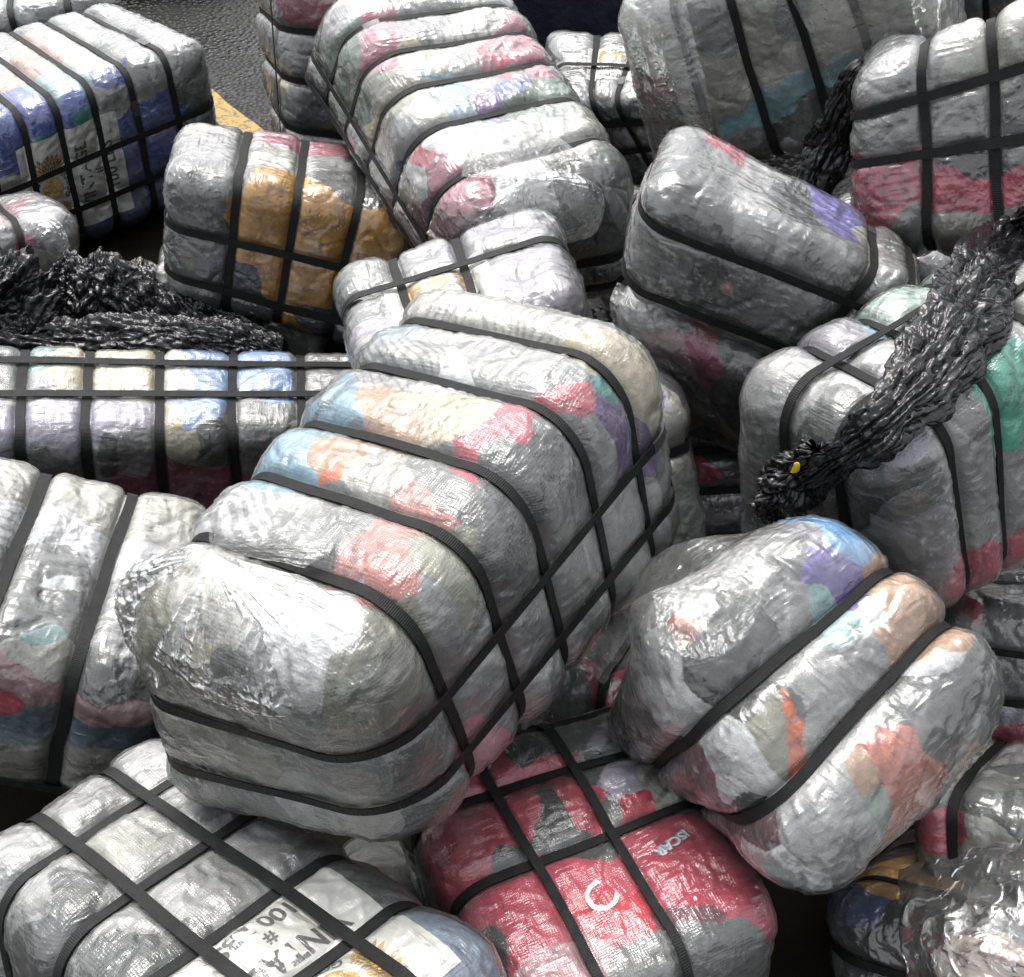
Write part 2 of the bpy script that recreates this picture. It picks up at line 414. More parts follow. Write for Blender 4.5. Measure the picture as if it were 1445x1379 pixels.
# ------------------------------------------------------------------ where each bale lies, its size, lean, straps and garments
BALES = {
'B4': dict(t=[-.8811, 3.9518, .5618], R=[[.9579, -.1173, .262], [.083, .9869, .1383], [-.2748, -.1107, .9551]], h=[.4417, .2863, .2671], r=.097, sw=.034,
  d=[[.0263, .0072, .0217], [-.0176, .0043, -.0018], [-.0083, .0194, .0234], [-.0195, -.0067, -.018], [-.0266, -.0341, -.0594], [.0176, .0076, .0185], [.0015, .0018, .0031], [.0396, .0195, .0448]],
  st={'u': [-.476, -.006, .48], 'w': [.155, -.601]},
  seeds=[('lgrey', 2.0, -.84, -.01, 1.0, -.53, .17, 1.0), ('offwhite', 1.0, -.26, .07, 1.0, -.1, -.06, 1.0), ('pink', .5, -.17, .65, 1.0, -.17, .65, 1.0), ('lgrey', 1.0, .14, .01, 1.0, .14, .01, 1.0), ('pink', .5, .15, .64, 1.0, .15, .64, 1.0), ('grey', 2.0, -.79, -1.0, .99, -.58, -.91, 1.0), ('dgrey', 1.0, -.66, -1.0, .77, -.66, -1.0, .77), ('dgrey', 1.0, -.88, -1.0, .49, -.88, -1.0, .49), ('ochre', 2.0, -.3, -1.0, .7, -.09, -1.0, .69), ('ochre', 1.5, .1, -1.0, .85, .28, -1.0, .81), ('ochre', .6, -.22, -.95, 1.0, .14, -.91, 1.0), ('ochre', 2.0, -.22, -1.0, .36, -.06, -1.0, .33), ('ochre', 2.0, .13, -1.0, .58, .36, -1.0, .57), ('ochre', 2.0, .21, -1.0, -.14, .34, -1.0, -.29), ('ochre', 1.4, -.32, -1.0, .23, -.13, -1.0, -.07), ('ochre', 2.0, .58, -1.0, .54, .58, -1.0, .54), ('ochre', 1.5, -.34, -1.0, .6, -.32, -1.0, .14), ('ochre', 1.5, -.15, -1.0, -.09, -.06, -1.0, -.25), ('ochre', 3.0, .13, -1.0, .11, .3, -1.0, .09), ('ochre', 3.0, -.18, -1.0, .48, -.06, -1.0, .42), ('ochre', 3.0, .49, -1.0, .34, .49, -1.0, .34), ('ochre', 1.5, -.41, -1.0, .72, .21, -1.0, .91), ('ochre', .5, -.46, -1.0, .74, -.46, -1.0, .74), ('ochre', .5, -.07, -1.0, -.36, -.07, -1.0, -.36), ('dgrey', 3.0, -.81, -1.0, .02, -.58, -1.0, .07), ('dgrey', 2.0, -.69, -1.0, -.33, -.5, -1.0, -.34), ('navy', 1.0, -.34, -1.0, -.28, -.28, -1.0, -.44), ('ochre', 1.0, .09, -.88, -1.0, .19, -.84, -1.0), ('navy', 1.0, .34, -1.0, -.69, .34, -1.0, -.69), ('dgrey', 2.0, -.19, -1.0, -.73, -.19, -1.0, -.73), ('grey', 1.0, .29, -.41, 1.0, .41, -.85, 1.0), ('ochre', 1.0, .42, -1.0, .88, .42, -1.0, .88)]),
'B3': dict(t=[-2.136, 5.1129, .4111], R=[[.7722, -.6338, -.0445], [.6343, .773, -.0025], [.036, -.0263, .999]], h=[.5784, .4446, .3488], r=.118, sw=.032,
  d=[[-.0636, .0229, -.0206], [.0296, -.0458, -.0195], [-.0609, .014, -.0262], [.0263, .0108, .0252], [-.0024, .0101, .0069], [.0314, .0135, .0306], [-.0634, .0271, -.0169], [-.0285, .0003, -.0174]],
  st={'u': [-.576, -.305, -.008, .313, .646, -.86], 'w': [.17, -.436]},
  seeds=[('salmonl', 1.5, -.18, -.18, 1.0, -.02, -.19, 1.0), ('offwhite', 2.0, .18, -.25, 1.0, .14, -.64, 1.0), ('lgrey', 2.0, .48, -.38, 1.0, .58, -.56, 1.0), ('lgrey', 3.0, .69, -.74, 1.0, .74, -1.0, .8), ('lteal', .8, -.05, -.56, 1.0, -.03, -.79, 1.0), ('cream', 1.0, .19, -.8, 1.0, .19, -.8, 1.0), ('blue', 2.0, -.72, -1.0, .85, -.65, -1.0, .54), ('blue', 2.0, -.48, -1.0, .87, -.33, -1.0, .6), ('blue', 1.0, -.15, -1.0, .95, -.15, -1.0, .95), ('teal', 1.0, -.44, -1.0, .58, -.44, -1.0, .58), ('teal', 1.0, -.1, -1.0, .62, -.05, -1.0, .62), ('blue', 1.5, .18, -.84, 1.0, .21, -.92, 1.0), ('lgrey', 1.0, .09, -1.0, .76, .19, -1.0, .73), ('grey', 2.0, .44, -1.0, .76, .49, -1.0, .77), ('dgrey', 2.0, .73, -1.0, .54, .83, -1.0, .49), ('lblue', 1.0, -.19, -.88, 1.0, -.19, -.88, 1.0), ('blue', 3.0, .23, -1.0, .22, .56, -1.0, .38), ('blue', 3.0, .19, -1.0, -.02, .44, -1.0, .01), ('navyb', 3.0, .14, -1.0, -.46, .38, -1.0, -.44), ('navyb', 2.0, -.1, -1.0, -.68, -.22, -1.0, -.69), ('offwhite', 2.0, -.72, -1.0, .06, -.66, -1.0, .1), ('dteal', 1.0, .73, -1.0, .09, .81, -1.0, .22), ('white', 2.0, -.48, -1.0, .25, -.48, -1.0, .25), ('navyb', 1.0, -.54, -1.0, -.26, -.54, -1.0, -.26)]),
'B2': dict(t=[-.1535, 3.9822, .9488], R=[[-.3846, -.9153, .1199], [.9092, -.3981, -.1219], [.1593, .0621, .9853]], h=[.7075, .3493, .2472], r=.155, sw=.03,
  d=[[-.044, -.0192, -.0228], [.0358, .0232, .0153], [.0277, -.0186, .0274], [-.0391, -.0092, -.0236], [-.0049, .006, -.006], [-.0195, -.0213, -.0047], [.1098, .0954, .0366], [-.0175, -.0176, -.0048]],
  st={'u': [-.691, -.325, .009, .323, .627], 'w': [-.169, -.62]},
  seeds=[('sage', 3.0, .54, 1.0, .72, .5, 1.0, .37), ('pink', 1.2, .53, .81, 1.0, .28, .83, 1.0), ('cream', 2.0, .28, .65, 1.0, .11, .46, 1.0), ('offwhite', 2.0, .37, -.01, 1.0, .28, -.22, 1.0), ('pink', 1.2, .26, -.29, 1.0, .02, -.17, 1.0), ('grey', 1.0, -.02, -.42, 1.0, -.02, -.42, 1.0), ('sage', 2.0, .45, 1.0, -.34, .23, 1.0, .29), ('lgrey', 1.0, .48, .22, 1.0, .48, .22, 1.0), ('olive', 1.0, .11, .69, 1.0, .18, 1.0, .69), ('offwhite', 2.0, .02, .54, 1.0, .02, .54, 1.0), ('lblue', 1.0, .1, .56, 1.0, .01, .34, 1.0), ('lgrey', 2.0, .06, .15, 1.0, -.03, -.05, 1.0), ('red', .6, .09, -.32, 1.0, -.02, -.23, 1.0), ('pink', 1.0, -.02, -.5, 1.0, -.02, -.5, 1.0), ('olive', 1.0, -.01, 1.0, .73, -.01, 1.0, .73), ('cream', 1.5, -.01, 1.0, .06, -.01, 1.0, .06), ('pblue', 2.0, -.13, .37, 1.0, -.29, .36, 1.0), ('purple', 1.0, -.26, .19, 1.0, -.26, .19, 1.0), ('offwhite', 2.0, -.21, .73, 1.0, -.21, .73, 1.0), ('blue', .6, -.18, -.22, 1.0, -.18, -.22, 1.0), ('dgreen', .8, -.25, -.32, 1.0, -.32, -.18, 1.0), ('sage', 2.0, -.32, -.57, 1.0, -.32, -.57, 1.0), ('lgrey', 2.0, -.21, 1.0, .69, -.21, 1.0, .69), ('lgrey', 2.0, -.18, 1.0, .09, -.18, 1.0, .09), ('white', 2.0, -.41, .76, 1.0, -.56, .3, 1.0), ('offwhite', 2.0, -.53, -.17, 1.0, -.62, -.38, 1.0), ('pink', 1.3, -.56, .95, 1.0, -.56, .95, 1.0), ('red', 1.0, -.44, 1.0, .96, -.44, 1.0, .96), ('white', 1.0, -.49, 1.0, .61, -.49, 1.0, .61), ('lgrey', 1.5, -.42, 1.0, .03, -.42, 1.0, .03), ('maroon', 1.0, -.54, 1.0, -.22, -.54, 1.0, -.22), ('offwhite', 2.0, -.62, .5, 1.0, -.62, .5, 1.0), ('pink', 2.5, -.79, 1.0, .93, -.84, .68, 1.0), ('maroonp', 2.0, -.79, 1.0, .44, -.93, 1.0, .64), ('white', 2.0, -.85, .4, 1.0, -.99, .15, 1.0), ('dgrey', 2.0, -1.0, -.29, .95, -1.0, -.34, .66), ('black', 1.5, -1.0, -.49, .61, -1.0, -.42, .22), ('grey', 1.0, -.93, -.76, 1.0, -.93, -.76, 1.0), ('lgrey', 3.0, -1.0, .19, .53, -1.0, .19, .53), ('lgrey', 1.0, -1.0, -.66, .66, -1.0, -.66, .66), ('dgrey', 2.0, -1.0, -.17, -.4, -1.0, -.54, -.25), ('grey', 2.0, -1.0, .62, .69, -1.0, .62, .69), ('lgrey', 2.0, .26, 1.0, -.61, -.06, 1.0, -.54), ('lgrey', 1.0, -.54, 1.0, -.54, -.54, 1.0, -.54)]),
'B1': dict(t=[-.1792, 1.6934, 1.136], R=[[.5216, -.8344, -.1783], [.8532, .5122, .099], [.0087, -.2037, .979]], h=[.5627, .3103, .2852], r=.149, sw=.027,
  d=[[.0264, .0102, .0349], [-.0098, .0049, -.0057], [-.0811, .0437, -.0444], [.0063, -.0293, -.0183], [-.0247, -.0319, -.0513], [.0045, .0009, .0053], [.0728, -.1588, -.0604], [.0105, .0291, .0349]],
  st={'u': [-.67, -.346, -.036, .337, .671], 'w': [.216, -.398]},
  seeds=[('offwhite', 4.0, .73, .54, 1.0, .89, -.3, 1.0), ('lgrey', 3.0, .95, -.65, 1.0, .95, -.65, 1.0), ('cream', 4.0, .81, -1.0, .99, .77, -1.0, .74), ('pblue', 1.0, .66, .6, 1.0, .66, .6, 1.0), ('purple', 2.0, .56, -1.0, .64, .61, -1.0, .4), ('lgrey', 2.0, .37, .46, 1.0, .32, .17, 1.0), ('lgrey', 2.0, .45, -.22, 1.0, .49, -.6, 1.0), ('white', 2.0, .36, -.01, 1.0, .36, -.01, 1.0), ('teal', .0, .64, -1.0, .8, .64, -1.0, .8), ('lblue', 2.0, .05, .72, 1.0, -.02, .46, 1.0), ('tan', 1.0, .17, .32, 1.0, .05, .05, 1.0), ('cream', 2.0, .17, -.01, 1.0, .14, -.46, 1.0), ('red', 1.0, .45, -.76, 1.0, .15, -.65, 1.0), ('red', 1.8, .13, -.57, 1.0, -.05, -.58, 1.0), ('red', .3, -.13, -.66, 1.0, -.13, -.66, 1.0), ('offwhite', 1.0, .11, .13, 1.0, .11, .13, 1.0), ('lblue', 2.0, -.26, .52, 1.0, -.3, .65, 1.0), ('tan', 1.0, -.19, .38, 1.0, -.17, .18, 1.0), ('offwhite', 2.0, -.18, .06, 1.0, -.22, -.3, 1.0), ('orange', .0, -.23, .15, 1.0, -.23, .15, 1.0), ('grey', 2.0, -.09, -.44, 1.0, -.19, -.68, 1.0), ('dgrey', 2.0, .03, -.7, 1.0, -.01, -1.0, .91), ('grey', 2.0, .29, -.84, 1.0, .29, -.84, 1.0), ('salmon', 2.0, -.25, -.45, 1.0, -.32, -.64, 1.0), ('salmon', 3.0, -.57, -.49, 1.0, -.52, -.57, 1.0), ('salmon', 2.0, -.44, -.54, 1.0, -.61, -.69, 1.0), ('salmon', .0, -.65, -.76, 1.0, -.65, -.76, 1.0), ('white', 2.0, -.54, .73, 1.0, -.56, .42, 1.0), ('grey', 1.0, -.5, .15, 1.0, -.49, -.26, 1.0), ('offwhite', 1.0, -.44, .14, 1.0, -.44, .14, 1.0), ('grey', 1.0, -.65, .03, 1.0, -.62, -.25, 1.0), ('olive', 2.0, -.41, -.91, 1.0, -.45, -1.0, .76), ('lgrey', 1.0, -.54, -1.0, .81, -.54, -1.0, .81), ('white', .0, -.65, -.56, 1.0, -.65, -.56, 1.0), ('grey', 1.0, -.36, .03, 1.0, -.36, .03, 1.0), ('offwhite', 3.0, -.89, .41, 1.0, -.89, -.02, 1.0), ('white', 2.0, -.88, -.4, 1.0, -.83, -.76, 1.0), ('white', 1.0, -1.0, -.7, .96, -1.0, -.7, .96), ('olive', 3.0, -.72, -1.0, 1.0, -.92, -1.0, .91), ('olive', 2.0, -1.0, .49, .83, -1.0, .61, .62), ('grey', 2.0, -1.0, -.06, .69, -1.0, -.49, .64), ('cream', 1.0, -1.0, .23, .81, -1.0, .23, .81), ('grey', 1.0, -.96, -.17, 1.0, -1.0, -.32, .92), ('grey', 3.0, -1.0, -.34, .13, -1.0, -.81, .07), ('dgrey', 2.0, -.84, -1.0, .07, -.76, -1.0, -.22), ('olive', 1.0, -1.0, .18, .18, -1.0, .18, .18), ('lgrey', 3.0, -1.0, -.44, -.44, -1.0, -.73, -.54), ('dgrey', 2.0, -.87, -1.0, -.44, -.89, -.92, -1.0), ('olive', 1.0, -1.0, -.02, -.07, -1.0, -.02, -.07), ('grey', 3.0, -.56, -1.0, .26, -.18, -1.0, .01), ('grey', 3.0, .13, -1.0, .58, .36, -1.0, .54), ('dgrey', 2.0, -.38, -1.0, .56, -.17, -1.0, .48), ('grey', 3.0, -.64, -1.0, .09, -.41, -1.0, -.38), ('pink', 1.0, -.56, -1.0, -.53, -.56, -1.0, -.3), ('lgrey', 3.0, -.28, -1.0, -.36, -.07, -1.0, -.52), ('lgrey', 1.0, .44, -1.0, .61, .44, -1.0, .44), ('lgrey', 2.0, .48, -1.0, -.03, .33, -1.0, -.19), ('grey', 3.0, .06, -1.0, -.21, .06, -1.0, -.21), ('dgrey', 1.0, .18, -1.0, .92, .18, -1.0, .92)]),
'B5': dict(t=[-.836, 5.2283, .6895], R=[[.1114, -.9394, .3242], [.2123, -.2962, -.9312], [.9708, .1726, .1664]], h=[.4953, .2795, .2698], r=.101, sw=.03,
  d=[[-.0016, -.0037, .0027], [-.0432, -.0131, .0342], [.0168, -.0551, .0122], [.0237, -.0382, .0005], [-.0005, .0058, -.0021], [-.0025, .0326, -.0122], [-.0075, .0719, -.0255], [-.0034, .0249, -.0083]],
  st={'u': [-.529, -.079, .357, .75], 'w': [.6]},
  seeds=[('pink', 1.0, .5, .61, 1.0, .48, .5, 1.0), ('lgrey', 1.0, .36, 1.0, .58, .22, 1.0, .95), ('lgrey', 2.0, .25, .62, 1.0, .09, .58, 1.0), ('slate', 1.0, .21, .52, 1.0, -.32, .56, 1.0), ('lgrey', 2.0, -.21, .77, 1.0, -.21, .77, 1.0), ('cream', 1.0, -.13, 1.0, .87, -.13, 1.0, .87), ('grey', 1.0, -.18, .44, 1.0, -.18, .44, 1.0)]),
'B7': dict(t=[-1.239, 2.0083, .4608], R=[[.9257, -.0371, .3765], [.0103, .9973, .0729], [-.3781, -.0636, .9236]], h=[.5396, .3593, .2775], r=.134, sw=.036,
  d=[[-.0304, -.0065, -.0223], [.017, .0346, .0526], [-.0032, -.0057, -.0088], [-.0071, -.0101, -.0163], [.0474, .0065, .0301], [-.0187, -.0268, -.0432], [-.0003, -.0138, -.018], [-.0029, .0121, .0144]],
  st={'u': [-.317, .116, .551, -.75], 'w': [-.78]},
  seeds=[('white', 2.0, -.33, .25, 1.0, -.1, .22, 1.0), ('white', 2.0, .03, .15, 1.0, .11, .01, 1.0), ('white', 2.0, .36, .15, 1.0, .33, -.32, 1.0), ('offwhite', 3.0, -.42, .61, 1.0, -.23, .64, 1.0), ('offwhite', 3.0, -.09, .56, 1.0, .02, .46, 1.0), ('offwhite', 3.0, .29, .48, 1.0, .4, .4, 1.0), ('grey', 2.0, -.15, -.22, 1.0, -.05, -.1, 1.0), ('grey', 2.0, -.17, -.66, 1.0, -.05, -.48, 1.0), ('grey', 1.5, .06, -.54, 1.0, .06, -.54, 1.0), ('white', 1.0, -.06, -.37, 1.0, -.06, -.37, 1.0), ('lgrey', 2.0, .13, -.25, 1.0, .26, -.29, 1.0), ('white', 2.0, .29, -.09, 1.0, .29, -.09, 1.0), ('lgrey', 2.0, .25, -.61, 1.0, .37, -.72, 1.0), ('offwhite', 1.0, -.06, -.91, 1.0, .01, -1.0, 1.0), ('lteal', .7, -.07, -.79, 1.0, -.07, -.79, 1.0), ('pinkl', 1.5, -.11, -1.0, .64, .01, -1.0, .61), ('pinkl', 1.3, .19, -1.0, .54, .4, -1.0, .69), ('dgrey', 1.0, .19, -1.0, .97, .4, -.95, 1.0), ('red', .8, -.15, -1.0, .44, -.15, -1.0, .44), ('slateblue', 2.0, -.07, -1.0, .13, .01, -1.0, .19), ('slateblue', 1.7, .05, -1.0, .42, .18, -1.0, .23), ('denim', 2.0, .21, -1.0, .25, .41, -1.0, .41), ('offgrey', 2.0, -.11, -1.0, -.3, .15, -1.0, -.32), ('offgrey', 1.5, .23, -1.0, -.15, .34, -1.0, -.07)]),
'B6': dict(t=[-1.2141, 3.0702, .2738], R=[[.9602, -.2034, .1913], [.2154, .9755, -.0439], [-.1777, .0834, .9806]], h=[.7029, .229, .2029], r=.095, sw=.036,
  d=[[-.0182, -.0046, -.0112], [.0119, -.0079, -.0025], [-.0277, .0456, .0304], [-.0095, .0044, .0002], [.0381, .0074, .0216], [-.0289, .015, .0023], [-.0123, .0472, .0378], [.0156, -.0121, -.0048]],
  st={'u': [-.685, -.391, -.056, .294, .631], 'v': [.541, -.188]},
  seeds=[('cream', 1.5, -.5, .5, 1.0, -.53, .22, 1.0), ('lgrey', 1.0, -.58, .07, 1.0, -.58, .07, 1.0), ('lteal', .3, -.57, .52, 1.0, -.57, .52, 1.0), ('cream', 2.0, -.22, .48, 1.0, -.15, .17, 1.0), ('cream', 1.0, -.25, -.03, 1.0, -.25, -.03, 1.0), ('offwhite', 1.5, -.01, .3, 1.0, .05, .15, 1.0), ('blue2', 1.5, .18, .49, 1.0, .21, -.25, 1.0), ('blue2', 2.0, .41, .56, 1.0, .48, .09, 1.0), ('blue2', 1.2, .09, -.66, 1.0, .14, -.53, 1.0), ('grey', 2.0, .34, -.53, 1.0, .48, -.81, 1.0), ('dgrey', 1.5, .18, -.93, 1.0, .21, -1.0, .58), ('lilac', 3.0, -.52, -.49, 1.0, -.45, -1.0, .96), ('lilac', 2.0, -.28, -.5, 1.0, -.18, -.65, 1.0), ('grey', 1.0, -.15, -1.0, .92, -.22, -1.0, .64), ('cream', 1.5, -.01, -.79, 1.0, .01, -1.0, .61), ('grey', 1.5, -.56, -1.0, .37, -.44, -1.0, .36), ('dgrey', 1.2, -.28, -1.0, .64, -.28, -1.0, .64), ('lilac', .7, -.13, -1.0, .26, -.13, -1.0, .26), ('magenta', 1.0, -.01, -1.0, .33, -.07, -1.0, .18), ('magenta', 1.5, .19, -1.0, -.05, .19, -1.0, -.05), ('magenta', .8, -.19, -1.0, -.13, .1, -1.0, -.17), ('grey', 2.0, .33, -1.0, .56, .33, -1.0, .56), ('grey', 3.0, .77, 1.0, .97, .88, .65, 1.0), ('grey', 2.0, .69, .1, 1.0, .69, .1, 1.0), ('lilac', 1.0, -.7, -.73, 1.0, -.7, -.73, 1.0), ('grey', 1.0, -.73, .22, 1.0, -.73, .22, 1.0), ('lgrey', 1.0, .76, -.22, 1.0, .76, -.22, 1.0), ('cream', .8, .09, -1.0, .89, .09, -1.0, .89)]),
'B8': dict(t=[-.5875, .9769, .6112], R=[[.7652, .6424, -.0426], [-.6001, .7356, .3142], [.2332, -.2149, .9484]], h=[.5287, .2673, .2253], r=.108, sw=.031,
  d=[[-.0135, -.0253, -.0212], [.0094, .0032, -.0078], [.0475, .0524, .017], [-.0094, -.007, .0018], [-.0005, -.0062, -.009], [-.0201, -.0009, .0262], [.0459, .046, .0091], [.007, .0017, -.0069]],
  st={'u': [-.645, -.212, .212, .596], 'v': [-.358, .335]},
  seeds=[('lgrey', 3.0, -.76, -.64, 1.0, -.64, -.65, 1.0), ('lgrey', 3.0, -.91, -.09, 1.0, -.7, .09, 1.0), ('lgrey', 3.0, -.95, .57, 1.0, -.8, .93, 1.0), ('maroonp', 1.5, -.34, .77, 1.0, -.23, .66, 1.0), ('lgrey', 2.0, -.44, .57, 1.0, -.29, .56, 1.0), ('offgrey', 3.0, -.48, -.18, 1.0, -.4, .02, 1.0), ('lgrey', 2.0, -.32, .22, 1.0, -.32, .22, 1.0), ('lgrey', 3.0, -.21, .01, 1.0, .01, .06, 1.0), ('lgrey', 3.0, -.09, .56, 1.0, .05, .6, 1.0), ('grey', 2.0, .15, .73, 1.0, .15, .73, 1.0), ('dgrey', 2.0, -.46, -.6, 1.0, -.25, -.68, 1.0), ('lgrey', 2.0, -.49, -.76, 1.0, -.49, -.76, 1.0), ('dgrey', 2.0, -.42, -1.0, .76, -.28, -1.0, .81), ('lgrey', 2.0, -.22, -.58, 1.0, -.25, -.45, 1.0), ('lgrey', 2.0, -.07, -.5, 1.0, -.07, -.5, 1.0), ('dgrey', 3.0, -.01, -.69, 1.0, .14, -.56, 1.0), ('lgrey', 1.0, -.49, -.45, 1.0, -.49, -.45, 1.0), ('grey', 2.0, .37, .69, 1.0, .5, .65, 1.0), ('dustblue', 3.0, .77, .61, 1.0, .83, .62, 1.0), ('dustblue', 1.0, .76, .5, 1.0, .76, .5, 1.0), ('dustblue', 2.0, .92, .58, 1.0, .92, .58, 1.0), ('grey', 2.0, .54, .77, 1.0, .54, .77, 1.0), ('lgrey', 1.0, -.58, -1.0, .95, -.58, -1.0, .95), ('lgrey', 2.0, .29, -.19, 1.0, .29, -.19, 1.0)]),
'B10': dict(t=[.6191, 1.4853, .855], R=[[.604, .7963, .0322], [-.7305, .5694, -.377], [-.3186, .2042, .9256]], h=[.3022, .2976, .2872], r=.172, sw=.024,
  d=[[.073, -.0321, -.0337], [-.0323, .0294, .0194], [.0469, -.0169, -.0206], [.0177, -.0095, -.0087], [-.1574, .081, .0761], [.064, -.0415, -.0335], [.1384, -.0894, -.0722], [-.0667, .0347, .0323]],
  st={'u': [-.224, .343]},
  seeds=[('blue3', 2.0, -.73, 1.0, .87, -.5, .73, 1.0), ('lilacg', 1.2, -.72, .57, 1.0, -.72, .57, 1.0), ('purple2', 2.2, -.36, .46, 1.0, -.26, .42, 1.0), ('purple2', 1.0, -.48, .4, 1.0, -.48, .4, 1.0), ('tan', 1.5, -.32, .96, 1.0, -.19, .79, 1.0), ('tan', 4.0, .11, .58, 1.0, .23, .58, 1.0), ('tan', 1.5, .37, .69, 1.0, .37, .69, 1.0), ('white', 1.0, .42, .45, 1.0, .5, .5, 1.0), ('tan', 1.0, -.11, .64, 1.0, -.11, .64, 1.0), ('white', .8, -.1, .46, 1.0, -.1, .46, 1.0), ('dgrey', 3.0, -.5, -.45, 1.0, -.46, -.23, 1.0), ('dgrey', 2.0, -.37, -.69, 1.0, -.17, -.52, 1.0), ('lgrey', 2.0, -.46, .01, 1.0, -.29, .02, 1.0), ('lteal', 1.5, -.3, .15, 1.0, -.18, .22, 1.0), ('white', 4.0, -.74, -1.0, .81, -.4, -1.0, .79), ('white', 2.0, -.22, -1.0, .87, -.22, -1.0, .87), ('lgrey', 2.0, -1.0, -.74, .88, -.88, -.58, 1.0), ('grey', 2.0, -.21, -.23, 1.0, -.21, -.23, 1.0), ('lgrey', 3.0, -1.0, -.29, .57, -.93, .05, 1.0), ('grey', 2.0, -.8, .29, 1.0, -.8, .29, 1.0), ('orange', .2, -.72, -.69, 1.0, -.72, -.69, 1.0), ('olive', 1.5, -.03, -.53, 1.0, .13, -.62, 1.0), ('orange', .5, .03, -.44, 1.0, .26, -.52, 1.0), ('dgrey', 1.0, .07, -.38, 1.0, .07, -.38, 1.0), ('white', 2.5, -.03, -.99, 1.0, .14, -.85, 1.0), ('lgrey', 3.0, .13, -.07, 1.0, .13, -.26, 1.0), ('lgrey', 2.0, .15, .21, 1.0, .21, -.03, 1.0), ('lgrey', 2.0, .26, -.38, 1.0, .26, -.09, 1.0), ('lgrey', 2.0, .41, .07, 1.0, .41, .07, 1.0), ('maroonp', 1.5, -.11, -1.0, .61, .11, -1.0, .52), ('maroonp', 1.0, .22, -1.0, .44, .26, -1.0, .49), ('black', 1.0, .29, -1.0, .88, .29, -1.0, .88), ('white', 1.0, .19, -1.0, .84, .19, -1.0, .84), ('lgrey', 1.0, -.33, -1.0, .56, -.33, -1.0, .56), ('salmono', 2.5, .57, -.07, 1.0, 1.0, .03, .97), ('salmono', 1.8, .99, -.21, 1.0, .92, -.13, 1.0), ('tan', .8, .57, -.25, 1.0, .6, -.33, 1.0), ('grey', 3.0, .85, .28, 1.0, .77, .44, 1.0), ('dgrey', 2.0, .5, .23, 1.0, .61, .41, 1.0), ('lgrey', 3.0, .58, -.74, 1.0, .58, -.5, 1.0), ('white', 2.0, .61, -1.0, .83, .77, -1.0, .8), ('sage', 1.5, .91, -.3, 1.0, .91, -.3, 1.0), ('maroon', .8, .42, -1.0, .87, .53, -1.0, .83), ('lgrey', 2.0, .96, -.45, 1.0, .96, -.45, 1.0), ('grey', 2.0, .91, .74, 1.0, .91, .74, 1.0), ('lgrey', 2.0, 1.0, .49, .7, 1.0, .49, .7)]),
'B11': dict(t=[1.107, 2.2219, 1.0237], R=[[.8183, -.5302, -.222], [.5646, .8139, .1371], [.108, -.2376, .9654]], h=[.4247, .2627, .2802], r=.113, sw=.03,
  d=[[.0676, -.0132, .0218], [-.0171, -.0074, -.0197], [-.0723, .0196, -.0162], [.0141, .0065, .0167], [-.1182, -.0069, -.0775], [-.0462, .0649, .0583], [-.0312, .0047, -.012], [.0366, -.0327, -.0217]],
  st={'u': [-.606, -.188, .34], 'v': [.298, -.35]},
  seeds=[('lgrey', 3.0, -1.0, .6, .97, -.85, .37, 1.0), ('grey', 2.0, -.84, -.13, 1.0, -.87, -.32, 1.0), ('white', 1.0, -.69, .01, 1.0, -.7, -.26, 1.0), ('dgrey', 2.0, -1.0, -.11, .95, -1.0, -.41, .97), ('white', 1.5, -.83, -.42, 1.0, -.83, -.42, 1.0), ('lilac', 1.0, -.89, -.66, 1.0, -.89, -.66, 1.0), ('lilacg', 2.0, -.46, .57, 1.0, -.4, .41, 1.0), ('slate', .8, -.46, .38, 1.0, -.37, .36, 1.0), ('lgrey', 2.0, -.42, .09, 1.0, -.29, -.03, 1.0), ('lilacg', 2.0, -.49, -.26, 1.0, -.49, -.26, 1.0), ('dgrey', .8, -.52, -.06, 1.0, -.52, -.06, 1.0), ('white', 1.0, -.56, -.6, 1.0, -.56, -.6, 1.0), ('mintl', 2.0, -.1, .56, 1.0, -.03, .11, 1.0), ('lblue', .8, -.18, .5, 1.0, -.18, .5, 1.0), ('lgrey', 2.0, -.07, -.21, 1.0, -.07, -.21, 1.0), ('lgrey', 3.0, -1.0, .66, .22, -1.0, .57, -.09), ('grey', 2.0, -1.0, .48, .52, -1.0, .48, .52), ('grey', 1.5, -1.0, .06, .42, -1.0, -.17, .46), ('dgrey', 3.0, -1.0, -.69, .65, -1.0, -.89, .53), ('black', 1.5, -1.0, -.44, .22, -1.0, -.44, .22), ('white', 2.0, -1.0, -.74, .05, -1.0, -.96, -.09), ('lilacg', 1.5, -.87, -1.0, .21, -.87, -1.0, -.28), ('pinkl', 1.0, -1.0, -.81, -.45, -1.0, -.81, -.45), ('grey', 1.0, -1.0, .65, .57, -1.0, .65, .57), ('lgrey', 3.0, -.5, -1.0, .61, -.48, -1.0, .19), ('mint', 3.0, -.03, -1.0, .83, -.15, -1.0, .81), ('mint', 2.0, -.03, -1.0, .58, -.03, -1.0, .58), ('grey', 1.5, -.4, -1.0, .77, -.4, -1.0, .77), ('rosered', 1.5, -.68, -1.0, -.57, -.34, -1.0, -.64), ('rosered', 1.0, -.06, -1.0, -.69, -.06, -1.0, -.69), ('lgrey', 3.0, -.06, -1.0, -.06, -.19, -1.0, -.37), ('lgrey', 2.0, -.57, -1.0, -.17, -.57, -1.0, -.17), ('lgrey', 4.0, .13, -.32, 1.0, .36, -.5, 1.0)]),
'B12': dict(t=[1.5253, 3.1226, 1.4042], R=[[.9164, .3681, -.1571], [-.283, .8736, .3958], [.283, -.3183, .9048]], h=[.4663, .3088, .2665], r=.098, sw=.029,
